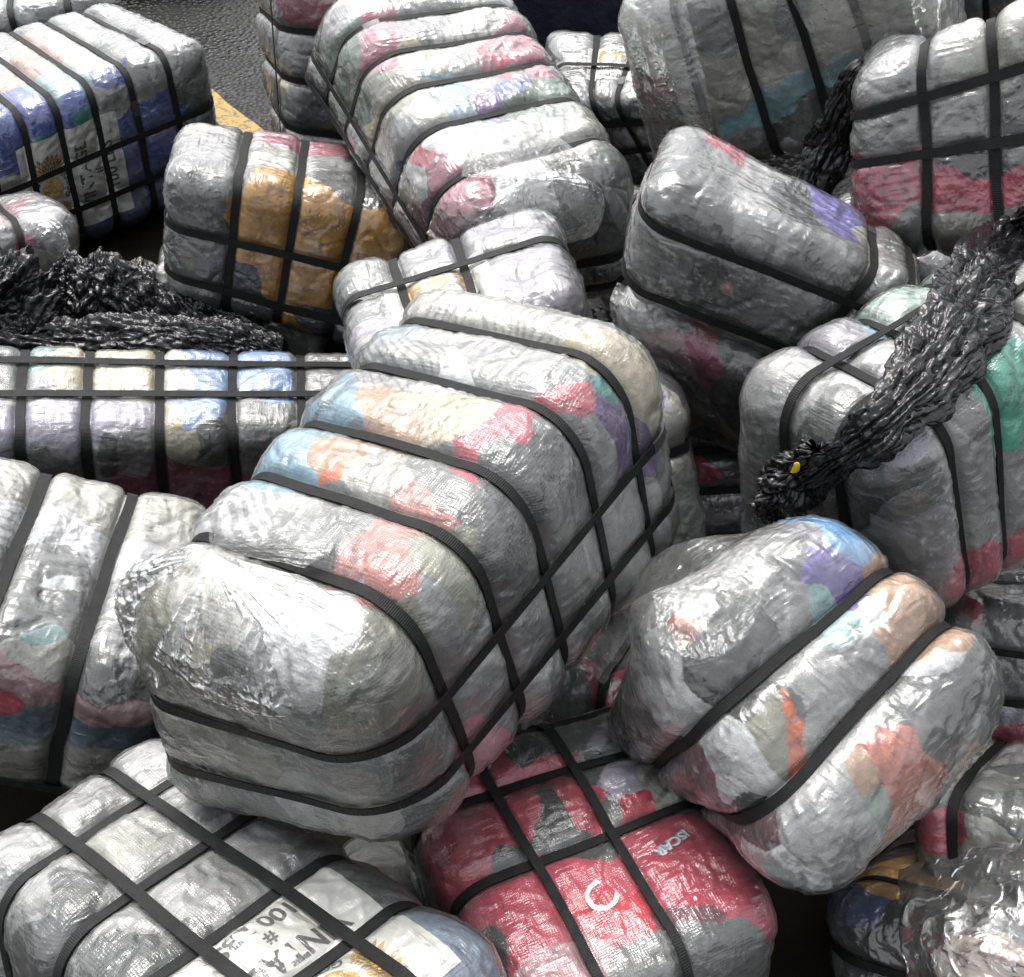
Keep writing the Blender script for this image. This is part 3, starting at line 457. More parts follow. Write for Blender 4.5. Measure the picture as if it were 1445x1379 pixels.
  d=[[-.0099, .0076, .0302], [.0079, -.0106, -.0352], [.0143, -.0379, -.1104], [.0023, .0108, .0239], [.0338, -.0389, -.1354], [-.0353, .0617, .1935], [.0063, -.0062, -.0228], [-.0082, -.0323, -.0702]],
  st={'u': [-.596, -.214, .2, .6], 'w': [.522, -.014]},
  seeds=[('lgrey', 2.0, -.76, -1.0, .79, -.61, -1.0, .76), ('grey', 1.5, -.68, -1.0, .6, -.68, -1.0, .6), ('offwhite', 2.0, -.41, -1.0, .7, -.26, -1.0, .64), ('grey', 1.0, -.45, -1.0, .54, -.45, -1.0, .54), ('offwhite', 2.0, -.13, -1.0, .62, -.13, -1.0, .62), ('grey', 3.0, -.81, -1.0, .32, -.65, -1.0, .33), ('lgrey', 3.0, -.42, -1.0, .18, -.28, -1.0, .25), ('grey', 3.0, -.1, -1.0, .19, -.1, -1.0, .19), ('dgrey', 3.0, -.42, -1.0, -.06, -.29, -1.0, -.11), ('grey', 2.0, -.14, -1.0, -.11, -.14, -1.0, -.11), ('dgrey', 1.5, -.21, -1.0, -.22, -.21, -1.0, -.22), ('lgrey', 1.0, -.81, -1.0, .03, -.81, -1.0, .03), ('rosered', 4.0, -.87, -1.0, -.33, -.66, -1.0, -.28), ('rosered', 2.5, -.48, -1.0, -.37, -.37, -1.0, -.44), ('rosered', 2.5, -.25, -1.0, -.41, -.09, -1.0, -.45), ('rosered', 1.0, -.79, -1.0, -.56, -.79, -1.0, -.56), ('grey', 1.5, -.7, -1.0, -.66, -.6, -1.0, -.79), ('offgrey', 3.0, -.48, -1.0, -.77, -.09, -1.0, -.74), ('rosered', 1.0, -.58, -1.0, -.56, -.29, -1.0, -.56)]),
'B14': dict(t=[2.5197, 5.8968, .9273], R=[[.9293, .2105, -.3034], [-.3032, .9041, -.3012], [.2109, .3719, .904]], h=[.4212, .3104, .244], r=.1, sw=.032,
  d=[[.0365, .0227, -.0052], [.017, .003, -.0059], [.0, .0, .0], [.0, .0, .0], [-.0543, -.0268, .011], [-.0916, -.0409, .0206], [.0, .0, .0], [.0, .0, .0]],
  st={'u': [-.3, .3]},
  seeds=[('offwhite', 2.0, -.77, -1.0, .14, -.77, -1.0, .14), ('cream', 2.0, -.19, -1.0, -.26, -.19, -1.0, -.26), ('grey', 2.0, -.45, -1.0, -.42, -.45, -1.0, -.42), ('lgrey', 2.0, -.36, -1.0, .26, -.36, -1.0, .26)]),
'B13': dict(t=[1.023, 4.0855, 1.3125], R=[[.8593, .3387, -.3833], [-.3395, .9382, .068], [.3826, .0717, .9211]], h=[.5231, .3433, .3304], r=.114, sw=.032,
  d=[[-.0089, -.0069, .0004], [.0045, .0167, .0138], [-.0447, -.0699, -.0354], [-.0064, -.0054, -.0002], [.0448, .023, -.0143], [-.0206, -.0239, -.0075], [-.0289, -.0039, .0209], [-.0065, -.0009, .0047]],
  st={'u': [-.552, -.175, .209, .562]},
  seeds=[('offwhite', 3.0, -.83, -1.0, .77, -.83, -1.0, .48), ('red', .8, -.85, -1.0, .13, -.85, -1.0, .13), ('offwhite', 2.0, -.57, -1.0, .53, -.6, -1.0, .11), ('lgrey', 2.0, -.84, -1.0, -.29, -.84, -1.0, -.53), ('offwhite', 2.0, -.72, -1.0, -.48, -.6, -1.0, -.36), ('lgrey', 1.0, -.76, -1.0, .91, -.76, -1.0, .91), ('lgrey', 3.0, -.29, -1.0, .72, -.34, -1.0, .46), ('offwhite', 3.0, -.4, -1.0, .19, -.37, -1.0, -.18), ('offwhite', 3.0, -.09, -1.0, .37, -.06, -1.0, .09), ('offwhite', 1.5, -.05, -1.0, .62, -.05, -1.0, .62), ('offwhite', 2.0, .05, -1.0, .18, .26, -1.0, .03), ('turq', 1.6, -.05, -1.0, -.29, .19, -1.0, -.09), ('turq', 1.2, -.33, -1.0, -.42, -.15, -1.0, -.41), ('turq', 1.0, .33, -1.0, -.06, .41, -1.0, -.03), ('dgrey', 2.0, -.02, -1.0, -.61, .18, -1.0, -.45), ('black', 1.0, -.22, -1.0, -.83, -.11, -1.0, -.66), ('offwhite', 3.0, .41, -1.0, .4, .46, -1.0, .23), ('offwhite', 3.0, .72, -1.0, .34, .79, -1.0, .03), ('offwhite', 2.0, .56, -1.0, -.15, .56, -1.0, -.15), ('lgrey', 2.0, .22, -1.0, .46, .22, -1.0, .46), ('dgrey', 2.0, .23, -1.0, -.64, .23, -1.0, -.64), ('white', 1.0, -.1, -1.0, -.84, -.1, -1.0, -.84), ('lgrey', 1.0, -.28, -1.0, -.61, -.28, -1.0, -.61), ('offwhite', 1.0, .61, -1.0, .18, .61, -1.0, .18)]),
'B9': dict(t=[.1591, 1.2445, .4414], R=[[.3997, .9166, -.0065], [-.9094, .3974, .1227], [.115, -.0431, .9924]], h=[.3588, .3204, .2087], r=.105, sw=.025,
  d=[[.0099, .0234, .0002], [-.0283, -.031, .0183], [-.0832, -.0809, .0591], [.0207, .0224, -.0135], [.0236, .0079, -.0247], [.0283, .0282, -.0197], [.0068, -.0253, -.0216], [-.0209, -.0198, .0151]],
  st={'u': [-.931, -.49, .053], 'v': [-.411, .176]},
  seeds=[('grey', 2.0, -.76, .23, 1.0, -.84, .48, 1.0), ('lilac', 1.0, -.68, .45, 1.0, -.69, .61, 1.0), ('grey', 1.0, -.57, .54, 1.0, -.57, .54, 1.0), ('dgrey', 2.0, -.66, -.06, 1.0, -.68, .05, 1.0), ('red', 2.0, -.62, -.28, 1.0, -.53, -.22, 1.0), ('red', 1.0, -.56, -.11, 1.0, -.6, .1, 1.0), ('red', 2.0, -.38, -.69, 1.0, -.45, -.56, 1.0), ('red', 3.0, -.17, -.74, 1.0, -.14, -.57, 1.0), ('red', 2.0, -.32, -.23, 1.0, -.26, -.36, 1.0), ('dgrey', 1.8, -.33, -.13, 1.0, -.18, -.15, 1.0), ('red', 1.4, -.32, .06, 1.0, -.11, .14, 1.0), ('tan', .7, -.21, .1, 1.0, -.21, .1, 1.0), ('lilac', 1.4, -.32, .36, 1.0, -.15, .48, 1.0), ('redb', 1.5, -.07, .48, 1.0, -.07, .48, 1.0), ('dgrey', 1.5, -.41, .26, 1.0, -.41, .26, 1.0), ('offwhite', 1.5, -.15, .66, 1.0, -.03, .66, 1.0), ('dgrey', 1.8, -.05, -.57, 1.0, .02, -.52, 1.0), ('grey', 1.0, -.09, .18, 1.0, -.09, .18, 1.0), ('dgrey', 1.5, .06, -.19, 1.0, .1, .02, 1.0), ('grey', 1.0, .15, .03, 1.0, .15, .03, 1.0), ('dgrey', 1.0, -.03, -.19, 1.0, -.03, -.19, 1.0), ('red', 1.5, .01, -.97, 1.0, .01, -.97, 1.0), ('red', 3.0, .23, -.85, 1.0, .45, -.57, 1.0), ('red', 3.0, .19, -.32, 1.0, .34, .02, 1.0), ('redb', 3.0, .4, -.26, 1.0, .57, .03, 1.0), ('red', 2.0, .18, -.7, 1.0, .17, -.5, 1.0), ('dgrey', .5, .49, -.17, 1.0, .49, -.17, 1.0), ('dgrey', 2.0, .34, -.89, 1.0, .34, -.89, 1.0), ('red', 4.0, .21, .41, 1.0, .4, .81, 1.0), ('red', 4.0, .45, .42, 1.0, .6, .79, 1.0), ('redb', 1.0, .5, .66, 1.0, .5, .66, 1.0), ('red', 4.0, .6, .54, 1.0, .65, .81, 1.0), ('red', 2.0, .6, .33, 1.0, .77, .65, 1.0), ('grey', 1.0, .89, .32, 1.0, 1.0, .56, .96), ('grey', 1.5, .81, -.11, 1.0, 1.0, .53, .61), ('pinkl', 1.0, .61, -.58, 1.0, .64, -.41, 1.0), ('red', 1.0, .61, -.09, 1.0, .61, -.09, 1.0), ('maroonp', .4, .65, .18, 1.0, .79, .53, 1.0), ('dgrey', 2.0, .03, -1.0, .13, .03, -1.0, .13)]),
'B15': dict(t=[.5571, 5.0009, .5717], R=[[.9709, .0313, -.2375], [-.0595, .9919, -.1123], [.2321, .1231, .9649]], h=[.3135, .2931, .251], r=.101, sw=.03,
  d=[[.1071, .0179, -.0141], [.0323, .0289, .0154], [-.0138, .0048, .0078], [-.0404, .0391, .0437], [-.0034, -.003, -.0016], [-.1849, -.0734, -.0112], [.0119, -.0003, -.0035], [.1041, -.0864, -.1006]],
  st={'u': [-.362, .138], 'w': [.55, -.05], 'v': [-.1]},
  seeds=[('lgrey', 2.0, -.69, .28, 1.0, -.69, .28, 1.0), ('grey', 1.0, -.38, -.45, 1.0, -.38, -.45, 1.0), ('grey', 2.0, -.74, -.6, 1.0, -.74, -.6, 1.0), ('slate', 2.0, -.13, -1.0, .62, .41, -1.0, .72), ('lgrey', 1.0, -.14, -.84, 1.0, .34, -.77, 1.0), ('lilacg', 3.0, -.56, -1.0, .23, .17, -1.0, .17), ('grey', 1.0, -.18, -1.0, -.07, -.18, -1.0, -.07), ('grey', 2.0, .03, -1.0, -.79, .03, -1.0, -.79)]),
'B17': dict(t=[.6724, 2.8962, .8023], R=[[.8954, .4437, -.0378], [-.438, .8624, -.2539], [-.08, .2439, .9665]], h=[.2561, .2392, .2404], r=.105, sw=.032,
  d=[[.0561, .0119, -.0108], [-.0475, .0146, .0221], [.0, .0, .0], [.0, .0, .0], [.0002, .0022, .0011], [-.0021, -.0246, -.0123], [.0, .0, .0], [.0, .0, .0]],
  st={},
  seeds=[('lgrey', 3.0, -.77, -.69, 1.0, -.29, -.65, 1.0), ('rosel', 1.5, -.32, -1.0, .73, -.23, -1.0, .68), ('pinkh', 2.0, .01, -1.0, .83, .11, -1.0, .45), ('rosel', 1.0, .05, -.76, 1.0, .05, -.76, 1.0), ('dgrey', 2.0, .4, -1.0, .4, .62, -1.0, .42), ('lgrey', 2.0, -.07, -1.0, .21, -.07, -1.0, .21), ('offgrey', 2.0, -.41, -1.0, .1, -.17, -1.0, -.11), ('grey', 3.0, .44, -.84, 1.0, .44, -.84, 1.0), ('dgrey', 3.0, .73, -1.0, .96, .73, -1.0, .96)]),
'B16': dict(t=[.7227, 2.7398, 1.1943], R=[[.9198, .273, .2818], [-.2705, .9615, -.0485], [-.2842, -.0316, .9583]], h=[.362, .177, .1684], r=.083, sw=.026,
  d=[[.026, -.0076, -.0076], [-.0301, -.0088, -.009], [-.0493, .0352, .0356], [-.0156, .0206, .0209], [-.0301, .0082, .0083], [.0228, .0098, .0101], [-.0131, .0812, .0826], [.0105, -.0252, -.0256]],
  st={'u': [.598, .9], 'w': [.508, -.708]},
  seeds=[('grey', 2.0, -.72, .21, 1.0, -.57, .26, 1.0), ('rosered', 1.0, -.61, .5, 1.0, -.54, .4, 1.0), ('grey', 2.0, -.6, -.4, 1.0, -.52, -.77, 1.0), ('lgrey', 2.0, -.41, .33, 1.0, -.28, -.65, 1.0), ('dgrey', 2.0, -.13, -.03, 1.0, .03, -.36, 1.0), ('indigo', 1.0, .32, .22, 1.0, .36, -.14, 1.0), ('grey', 2.0, .14, -.56, 1.0, .29, -1.0, .97), ('grey', 2.0, .41, -.83, 1.0, .45, -1.0, .44), ('lgrey', 1.5, .3, -1.0, .41, .3, -1.0, .41), ('grey', 2.0, .54, -.44, 1.0, .64, -1.0, .95), ('offwhite', .8, .45, .06, 1.0, .45, .06, 1.0), ('lgrey', 1.0, -.09, -1.0, .93, -.09, -1.0, .93), ('dgrey', 2.0, -.76, -.77, 1.0, -.76, -.77, 1.0), ('grey', 2.0, -.87, -1.0, .28, -.62, -1.0, .15), ('dgrey', 2.0, -.44, -1.0, .06, -.32, -1.0, -.33), ('pinkl', .7, -.29, -1.0, -.17, -.29, -1.0, -.17), ('grey', 2.0, -.05, -1.0, -.06, .22, -1.0, -.33), ('dgrey', 1.0, .42, -1.0, -.29, .42, -1.0, -.29), ('grey', 2.0, -.87, -1.0, .65, -.87, -1.0, .65), ('grey', 1.0, -.19, -1.0, .18, -.19, -1.0, .18)]),
'B19': dict(t=[.8321, 2.93, .3063], R=[[.9734, .208, -.096], [-.1317, .851, .5084], [.1875, -.4822, .8558]], h=[.2751, .2713, .2157], r=.088, sw=.03,
  d=[[-.001, -.0034, -.0131], [-.007, -.0014, .0011], [.0, .0, .0], [.0241, .0044, -.0055], [-.0123, .0005, .0143], [-.0002, .0002, .0012], [.0, .0, .0], [.0, .0, .0]],
  st={'w': [.3, -.3]},
  seeds=[('red', 1.3, -.62, -1.0, .73, -.4, -1.0, .76), ('dgrey', 2.0, -.72, -1.0, .29, -.18, -1.0, .34), ('red', .6, -.57, -1.0, .18, -.44, -1.0, -.13), ('lilacg', 3.0, -.37, -1.0, -.34, -.22, -1.0, -.56), ('lgrey', 2.0, -.61, -1.0, -.52, -.61, -1.0, -.52), ('grey', 2.0, -.1, -1.0, .62, -.1, -1.0, .62), ('lilacg', 2.0, -.49, -.76, -1.0, -.49, -.76, -1.0)]),
'B18': dict(t=[-.1341, 2.9458, .799], R=[[.948, -.2449, -.2033], [.241, .9695, -.0444], [.2079, -.0069, .9781]], h=[.3513, .2439, .2089], r=.084, sw=.034,
  d=[[.025, -.0341, -.0326], [.0062, .003, .0032], [.0323, -.0315, -.0298], [-.0037, .0007, .0006], [.0008, -.0003, -.0002], [-.0296, -.0145, -.0155], [-.0002, .0173, .017], [.0077, .0026, .0029]],
  st={'u': [-.451, .125], 'v': [.152]},
  seeds=[('grey', 2.0, -.79, .48, 1.0, -.72, -.05, 1.0), ('grey', 1.5, -.97, .1, 1.0, -.97, .1, 1.0), ('lgrey', 2.0, -.21, .58, 1.0, -.17, -.06, 1.0), ('lilacg', 1.0, -.03, .44, 1.0, -.03, .44, 1.0), ('lilacg', 3.0, .37, .85, 1.0, .61, .76, 1.0), ('grey', 2.0, .41, .25, 1.0, .41, .25, 1.0), ('lilacg', 2.0, .5, -.37, 1.0, .69, -.36, 1.0), ('lgrey', 1.0, -.6, -.14, 1.0, -.6, -.14, 1.0), ('offwhite', 1.5, -.54, -.6, 1.0, -.54, -.6, 1.0), ('lilac', 1.0, -.73, -.61, 1.0, -.73, -.61, 1.0), ('lgrey', 1.0, -.84, -.79, 1.0, -.84, -.79, 1.0)]),
'B22': dict(t=[1.5203, 2.058, .2743], R=[[.909, .3875, -.1532], [-.2867, .8484, .445], [.3024, -.3606, .8824]], h=[.2069, .238, .217], r=.097, sw=.025,
  d=[[.0315, .0138, -.0041], [-.0065, .0087, .0348], [.0, .0, .0], [-.0033, -.0041, -.0073], [.0, .0, .0], [-.0189, -.0168, -.0224], [.0, .0, .0], [.0, .0, .0]],
  st={'v': [.6, .1], 'w': [.6, -.1]},
  seeds=[('cream', 1.0, -.44, -.3, 1.0, -.44, -.3, 1.0), ('lgrey', 1.0, -.11, -.25, 1.0, -.11, -.25, 1.0), ('rosered', .6, -.61, -.96, 1.0, -.61, -.96, 1.0), ('grey', 2.0, -.34, -1.0, .95, -.03, -1.0, .95), ('lgrey', 1.0, -.72, -1.0, .76, -.72, -1.0, .76), ('dgrey', 1.0, -.03, -1.0, .88, -.03, -1.0, .88), ('lgrey', 1.0, -.54, -1.0, .52, -.54, -1.0, .52), ('grey', 1.0, -.22, -1.0, .48, -.06, -1.0, .42), ('grey', 2.0, -.42, -1.0, .1, -.1, -1.0, .06), ('rosered', .8, -.23, -1.0, -.5, -.23, -1.0, -.5), ('lilac', 1.0, -.3, -1.0, -.33, -.3, -1.0, -.33), ('white', 1.0, -.36, -1.0, -.15, -.36, -1.0, -.15)]),
'B21': dict(t=[.3102, 1.9328, .2285], R=[[.9396, .3171, .1285], [-.3421, .8651, .3668], [.0052, -.3886, .9214]], h=[.213, .2458, .1901], r=.094, sw=.025,
  d=[[.0248, .0088, .0045], [-.0242, -.0033, .0083], [.0, .0, .0], [.0234, .0018, -.0114], [.0, .0, .0], [-.0191, -.0066, -.003], [.0, .0, .0], [.0, .0, .0]],
  st={'u': [.0]},
  seeds=[('grey', 2.0, -.49, -1.0, .85, -.23, -1.0, .84), ('rosered', .7, -.17, -.84, 1.0, -.06, -1.0, .8), ('rosered', 1.2, .13, -.83, 1.0, .28, -1.0, .83), ('dgrey', 1.0, .02, -.88, 1.0, .02, -.88, 1.0), ('dgrey', 1.0, -.37, -1.0, .57, -.37, -1.0, .57), ('dgrey', 1.0, -.06, -.54, 1.0, -.06, -.54, 1.0)]),
'B20': dict(t=[.2531, 2.4679, .6483], R=[[.9876, .0461, -.1498], [.0191, .9134, .4066], [.1556, -.4045, .9012]], h=[.2598, .259, .2527], r=.112, sw=.032,
  d=[[.0, .0, .0], [.0097, .0003, -.002], [.0, .0, .0], [.0, .0, .0], [-.003, -.0026, -.0064], [-.0009, .0023, .0068], [.0, .0, .0], [-.0067, -.0003, .0011]],
  st={'w': [.4]},
  seeds=[('offgrey', 3.0, .64, -1.0, .57, .56, -1.0, .14), ('sage', 3.0, .64, -1.0, -.17, .68, -1.0, -.48), ('purple', .8, .58, -1.0, .72, .58, -1.0, .72), ('lgrey', 3.0, .5, -1.0, -.84, .5, -1.0, -.84), ('white', 1.0, .37, -1.0, .1, .37, -1.0, .1)]),
'B24': dict(t=[1.1615, 1.3129, .0481], R=[[.8122, .5833, -.0075], [-.4722, .665, .5786], [.3425, -.4664, .8156]], h=[.2329, .2957, .1877], r=.123, sw=.03,
  d=[[.0184, .0146, .0074], [-.0267, -.0193, -.0002], [.0, .0, .0], [.024, .0141, -.017], [.0, .0, .0], [-.0104, -.0065, .0053], [.0, .0, .0], [.0, .0, .0]],
  st={'v': [-.5, .3], 'w': [.2]},
  seeds=[('navy2', 2.0, -.93, -.88, 1.0, -.61, -1.0, .88), ('navy2', 1.0, -.46, -.92, 1.0, -.46, -.92, 1.0), ('ochre2', 4.0, -.5, -.53, 1.0, -.3, -.36, 1.0), ('maroon', 1.2, -1.0, .13, .99, -1.0, .13, .99), ('black', 2.0, -.23, -1.0, .81, -.01, -.93, 1.0), ('black', 3.0, -.56, -1.0, .37, -.56, -1.0, .37), ('ochre2', 1.0, -.25, -.42, 1.0, -.25, -.42, 1.0), ('grey', 2.0, .15, -.61, 1.0, .15, -.61, 1.0), ('grey', 3.0, .56, -.72, 1.0, .56, -.72, 1.0), ('tan', 2.0, .66, -1.0, .7, .66, -1.0, .7)]),
'B26': dict(t=[-2.1136, 4.0043, .3703], R=[[.8743, -.4853, -.0106], [.475, .8509, .2244], [-.0999, -.2013, .9744]], h=[.2824, .2716, .2132], r=.111, sw=.028,
  d=[[.0, .0, .0], [.0394, -.0302, -.0126], [.0, .0, .0], [.0, .0, .0], [-.0482, .0312, .0071], [.0234, .0037, .0241], [.0, .0, .0], [-.0237, .0002, -.0187]],
  st={'u': [.2], 'w': [-.2]},
  seeds=[('lgrey', 2.0, .26, -.76, 1.0, .52, -.87, 1.0), ('rosered', 1.0, .18, -1.0, .64, .18, -1.0, .64), ('pinkh', .8, .29, -1.0, .74, .29, -1.0, .74), ('lgrey', 3.0, .65, -1.0, .69, .65, -1.0, .69), ('lgrey', 2.0, .01, -1.0, .64, .01, -1.0, .64), ('offwhite', 2.0, .42, -1.0, .26, .61, -1.0, .09), ('pinkl', .6, .09, -.56, 1.0, .09, -.56, 1.0)]),
'B23': dict(t=[1.3268, 1.5171, .2243], R=[[.8277, .5612, -.0078], [-.4781, .7122, .514], [.294, -.4217, .8578]], h=[.1973, .2362, .1706], r=.096, sw=.03,
  d=[[.0228, .0178, .0083], [-.0195, -.0107, .0091], [.0, .0, .0], [.0171, .0066, -.0181], [.0, .0, .0], [-.0159, -.0113, -.0018], [.0, .0, .0], [.0, .0, .0]],
  st={'u': [-.5]},
  seeds=[('grey', 2.0, -.54, -.76, 1.0, -.17, -.45, 1.0), ('rosered', 1.5, -.64, -1.0, .54, -.46, -1.0, .52), ('offwhite', 2.0, -.32, -1.0, .48, -.09, -1.0, .56), ('dgrey', 2.0, -.21, -.85, 1.0, .19, -.69, 1.0), ('lgrey', 1.0, -.42, -.4, 1.0, -.42, -.4, 1.0), ('dgrey', 1.0, -.06, -.06, 1.0, -.06, -.06, 1.0), ('dgrey', 1.0, -.85, -1.0, .89, -.85, -1.0, .89), ('lgrey', 1.0, -.23, .25, 1.0, -.23, .25, 1.0)]),
'B25': dict(t=[-2.8891, 6.1444, .376], R=[[.9424, -.3335, -.0272], [.3341, .9423, .0225], [.0181, -.0303, .9994]], h=[.6778, .3552, .2771], r=.101, sw=.03,
  d=[[.0, .0, .0], [-.21, .0458, -.0233], [.0, .0, .0], [.0, .0, .0], [-.0348, .0181, .0069], [.0667, -.0165, .0054], [.0, .0, .0], [-.0025, -.0009, -.0018]],
  st={'u': [-.45, -.05, .35, .7]},
  seeds=[('lgrey', 2.0, .3, -.99, 1.0, .42, -1.0, .77), ('grey', 3.0, .6, -1.0, .83, .68, -1.0, .66), ('teal', 1.5, .26, -1.0, .52, .26, -1.0, .52), ('rosered', .5, .29, -1.0, .33, .29, -1.0, .33), ('dgrey', 2.0, .83, -1.0, .88, .83, -1.0, .88), ('navy', 1.0, .73, -1.0, .77, .73, -1.0, .77), ('lgrey', 1.0, .38, -1.0, .41, .38, -1.0, .41), ('slate', 1.0, .61, -1.0, .44, .61, -1.0, .44)]),
'B27': dict(t=[-1.1022, 3.8754, .2554], R=[[.9383, -.177, .2971], [.0841, .9501, .3005], [-.3354, -.257, .9063]], h=[.3307, .2326, .1627], r=.089, sw=.032,
  d=[[.0361, .0002, .0261], [-.0262, .0109, .0042], [.0, .0, .0], [-.0081, -.0027, -.0113], [.0, .0, .0], [-.0014, -.0096, -.021], [.0, .0, .0], [.0, .0, .0]],
  st={'u': [.2]},
  seeds=[('lgrey', 2.0, -.73, -.93, 1.0, -.73, -.93, 1.0), ('lgrey', 2.0, -.49, -1.0, .76, -.49, -1.0, .76), ('offwhite', 1.0, -.8, -1.0, .56, -.8, -1.0, .56), ('grey', 2.0, -.34, -1.0, .49, -.34, -1.0, .49)]),
'B30': dict(t=[1.638, 4.2458, .2054], R=[[.9364, .3506, .015], [-.3509, .9347, .0572], [.0061, -.0588, .9982]], h=[.2602, .2549, .2092], r=.097, sw=.032,
  d=[[.0577, .0151, -.0061], [-.0297, .0205, .0341], [.0, .0, .0], [-.0032, -.0044, -.0036], [.0, .0, .0], [-.0197, -.0289, -.0239], [.0, .0, .0], [.0, .0, .0]],
  st={},
  seeds=[('lgrey', 2.0, -.57, .07, 1.0, -.57, .07, 1.0), ('cream', 2.0, .01, -.37, 1.0, .01, -.37, 1.0), ('pinkl', .8, .46, -.72, 1.0, .46, -.72, 1.0), ('lgrey', 2.0, .73, -.92, 1.0, .73, -.92, 1.0), ('lgrey', 1.0, -.11, -.84, 1.0, -.11, -.84, 1.0)]),
'B29': dict(t=[.7295, 4.2384, .2633], R=[[.985, .1561, .0737], [-.169, .9591, .2273], [-.0352, -.2363, .971]], h=[.3282, .2667, .2073], r=.1, sw=.036,
  d=[[.0334, .0073, .0058], [-.0285, .0054, .0144], [.0, .0, .0], [.0051, -.0031, -.0061], [.0, .0, .0], [-.0074, -.0094, -.0142], [.0, .0, .0], [.0, .0, .0]],
  st={'u': [-.2]},
  seeds=[('offwhite', 2.0, -.65, -1.0, .8, -.65, -1.0, .8), ('lgrey', 2.0, -.48, -1.0, .44, -.48, -1.0, .44), ('lgrey', 2.0, -.68, -1.0, -.15, -.68, -1.0, -.15), ('cream', 1.0, -.5, -.74, 1.0, -.5, -.74, 1.0), ('grey', 1.0, -.49, -1.0, .69, -.49, -1.0, .69), ('rosered', .3, -.6, -1.0, .46, -.6, -1.0, .46)]),
'B31': dict(t=[-.2584, 1.3873, .0002], R=[[.9873, -.1589, -.0084], [.1321, .7887, .6005], [-.0888, -.5939, .7996]], h=[.1887, .2206, .1691], r=.1, sw=.03,
  d=[[.0157, -.0005, .0159], [.024, -.0022, .013], [.0, .0, .0], [-.006, -.001, -.0154], [.0, .0, .0], [-.0363, .0036, -.0176], [.0, .0, .0], [.0, .0, .0]],
  st={'u': [.1]},
  seeds=[('black', 3.0, -.28, -.7, 1.0, -.28, -.7, 1.0), ('dgrey', 2.0, .09, -.83, 1.0, .09, -.83, 1.0), ('dgrey', 2.0, -.38, .09, 1.0, -.38, .09, 1.0), ('black', 2.0, .03, -.46, 1.0, .03, -.46, 1.0)]),
}
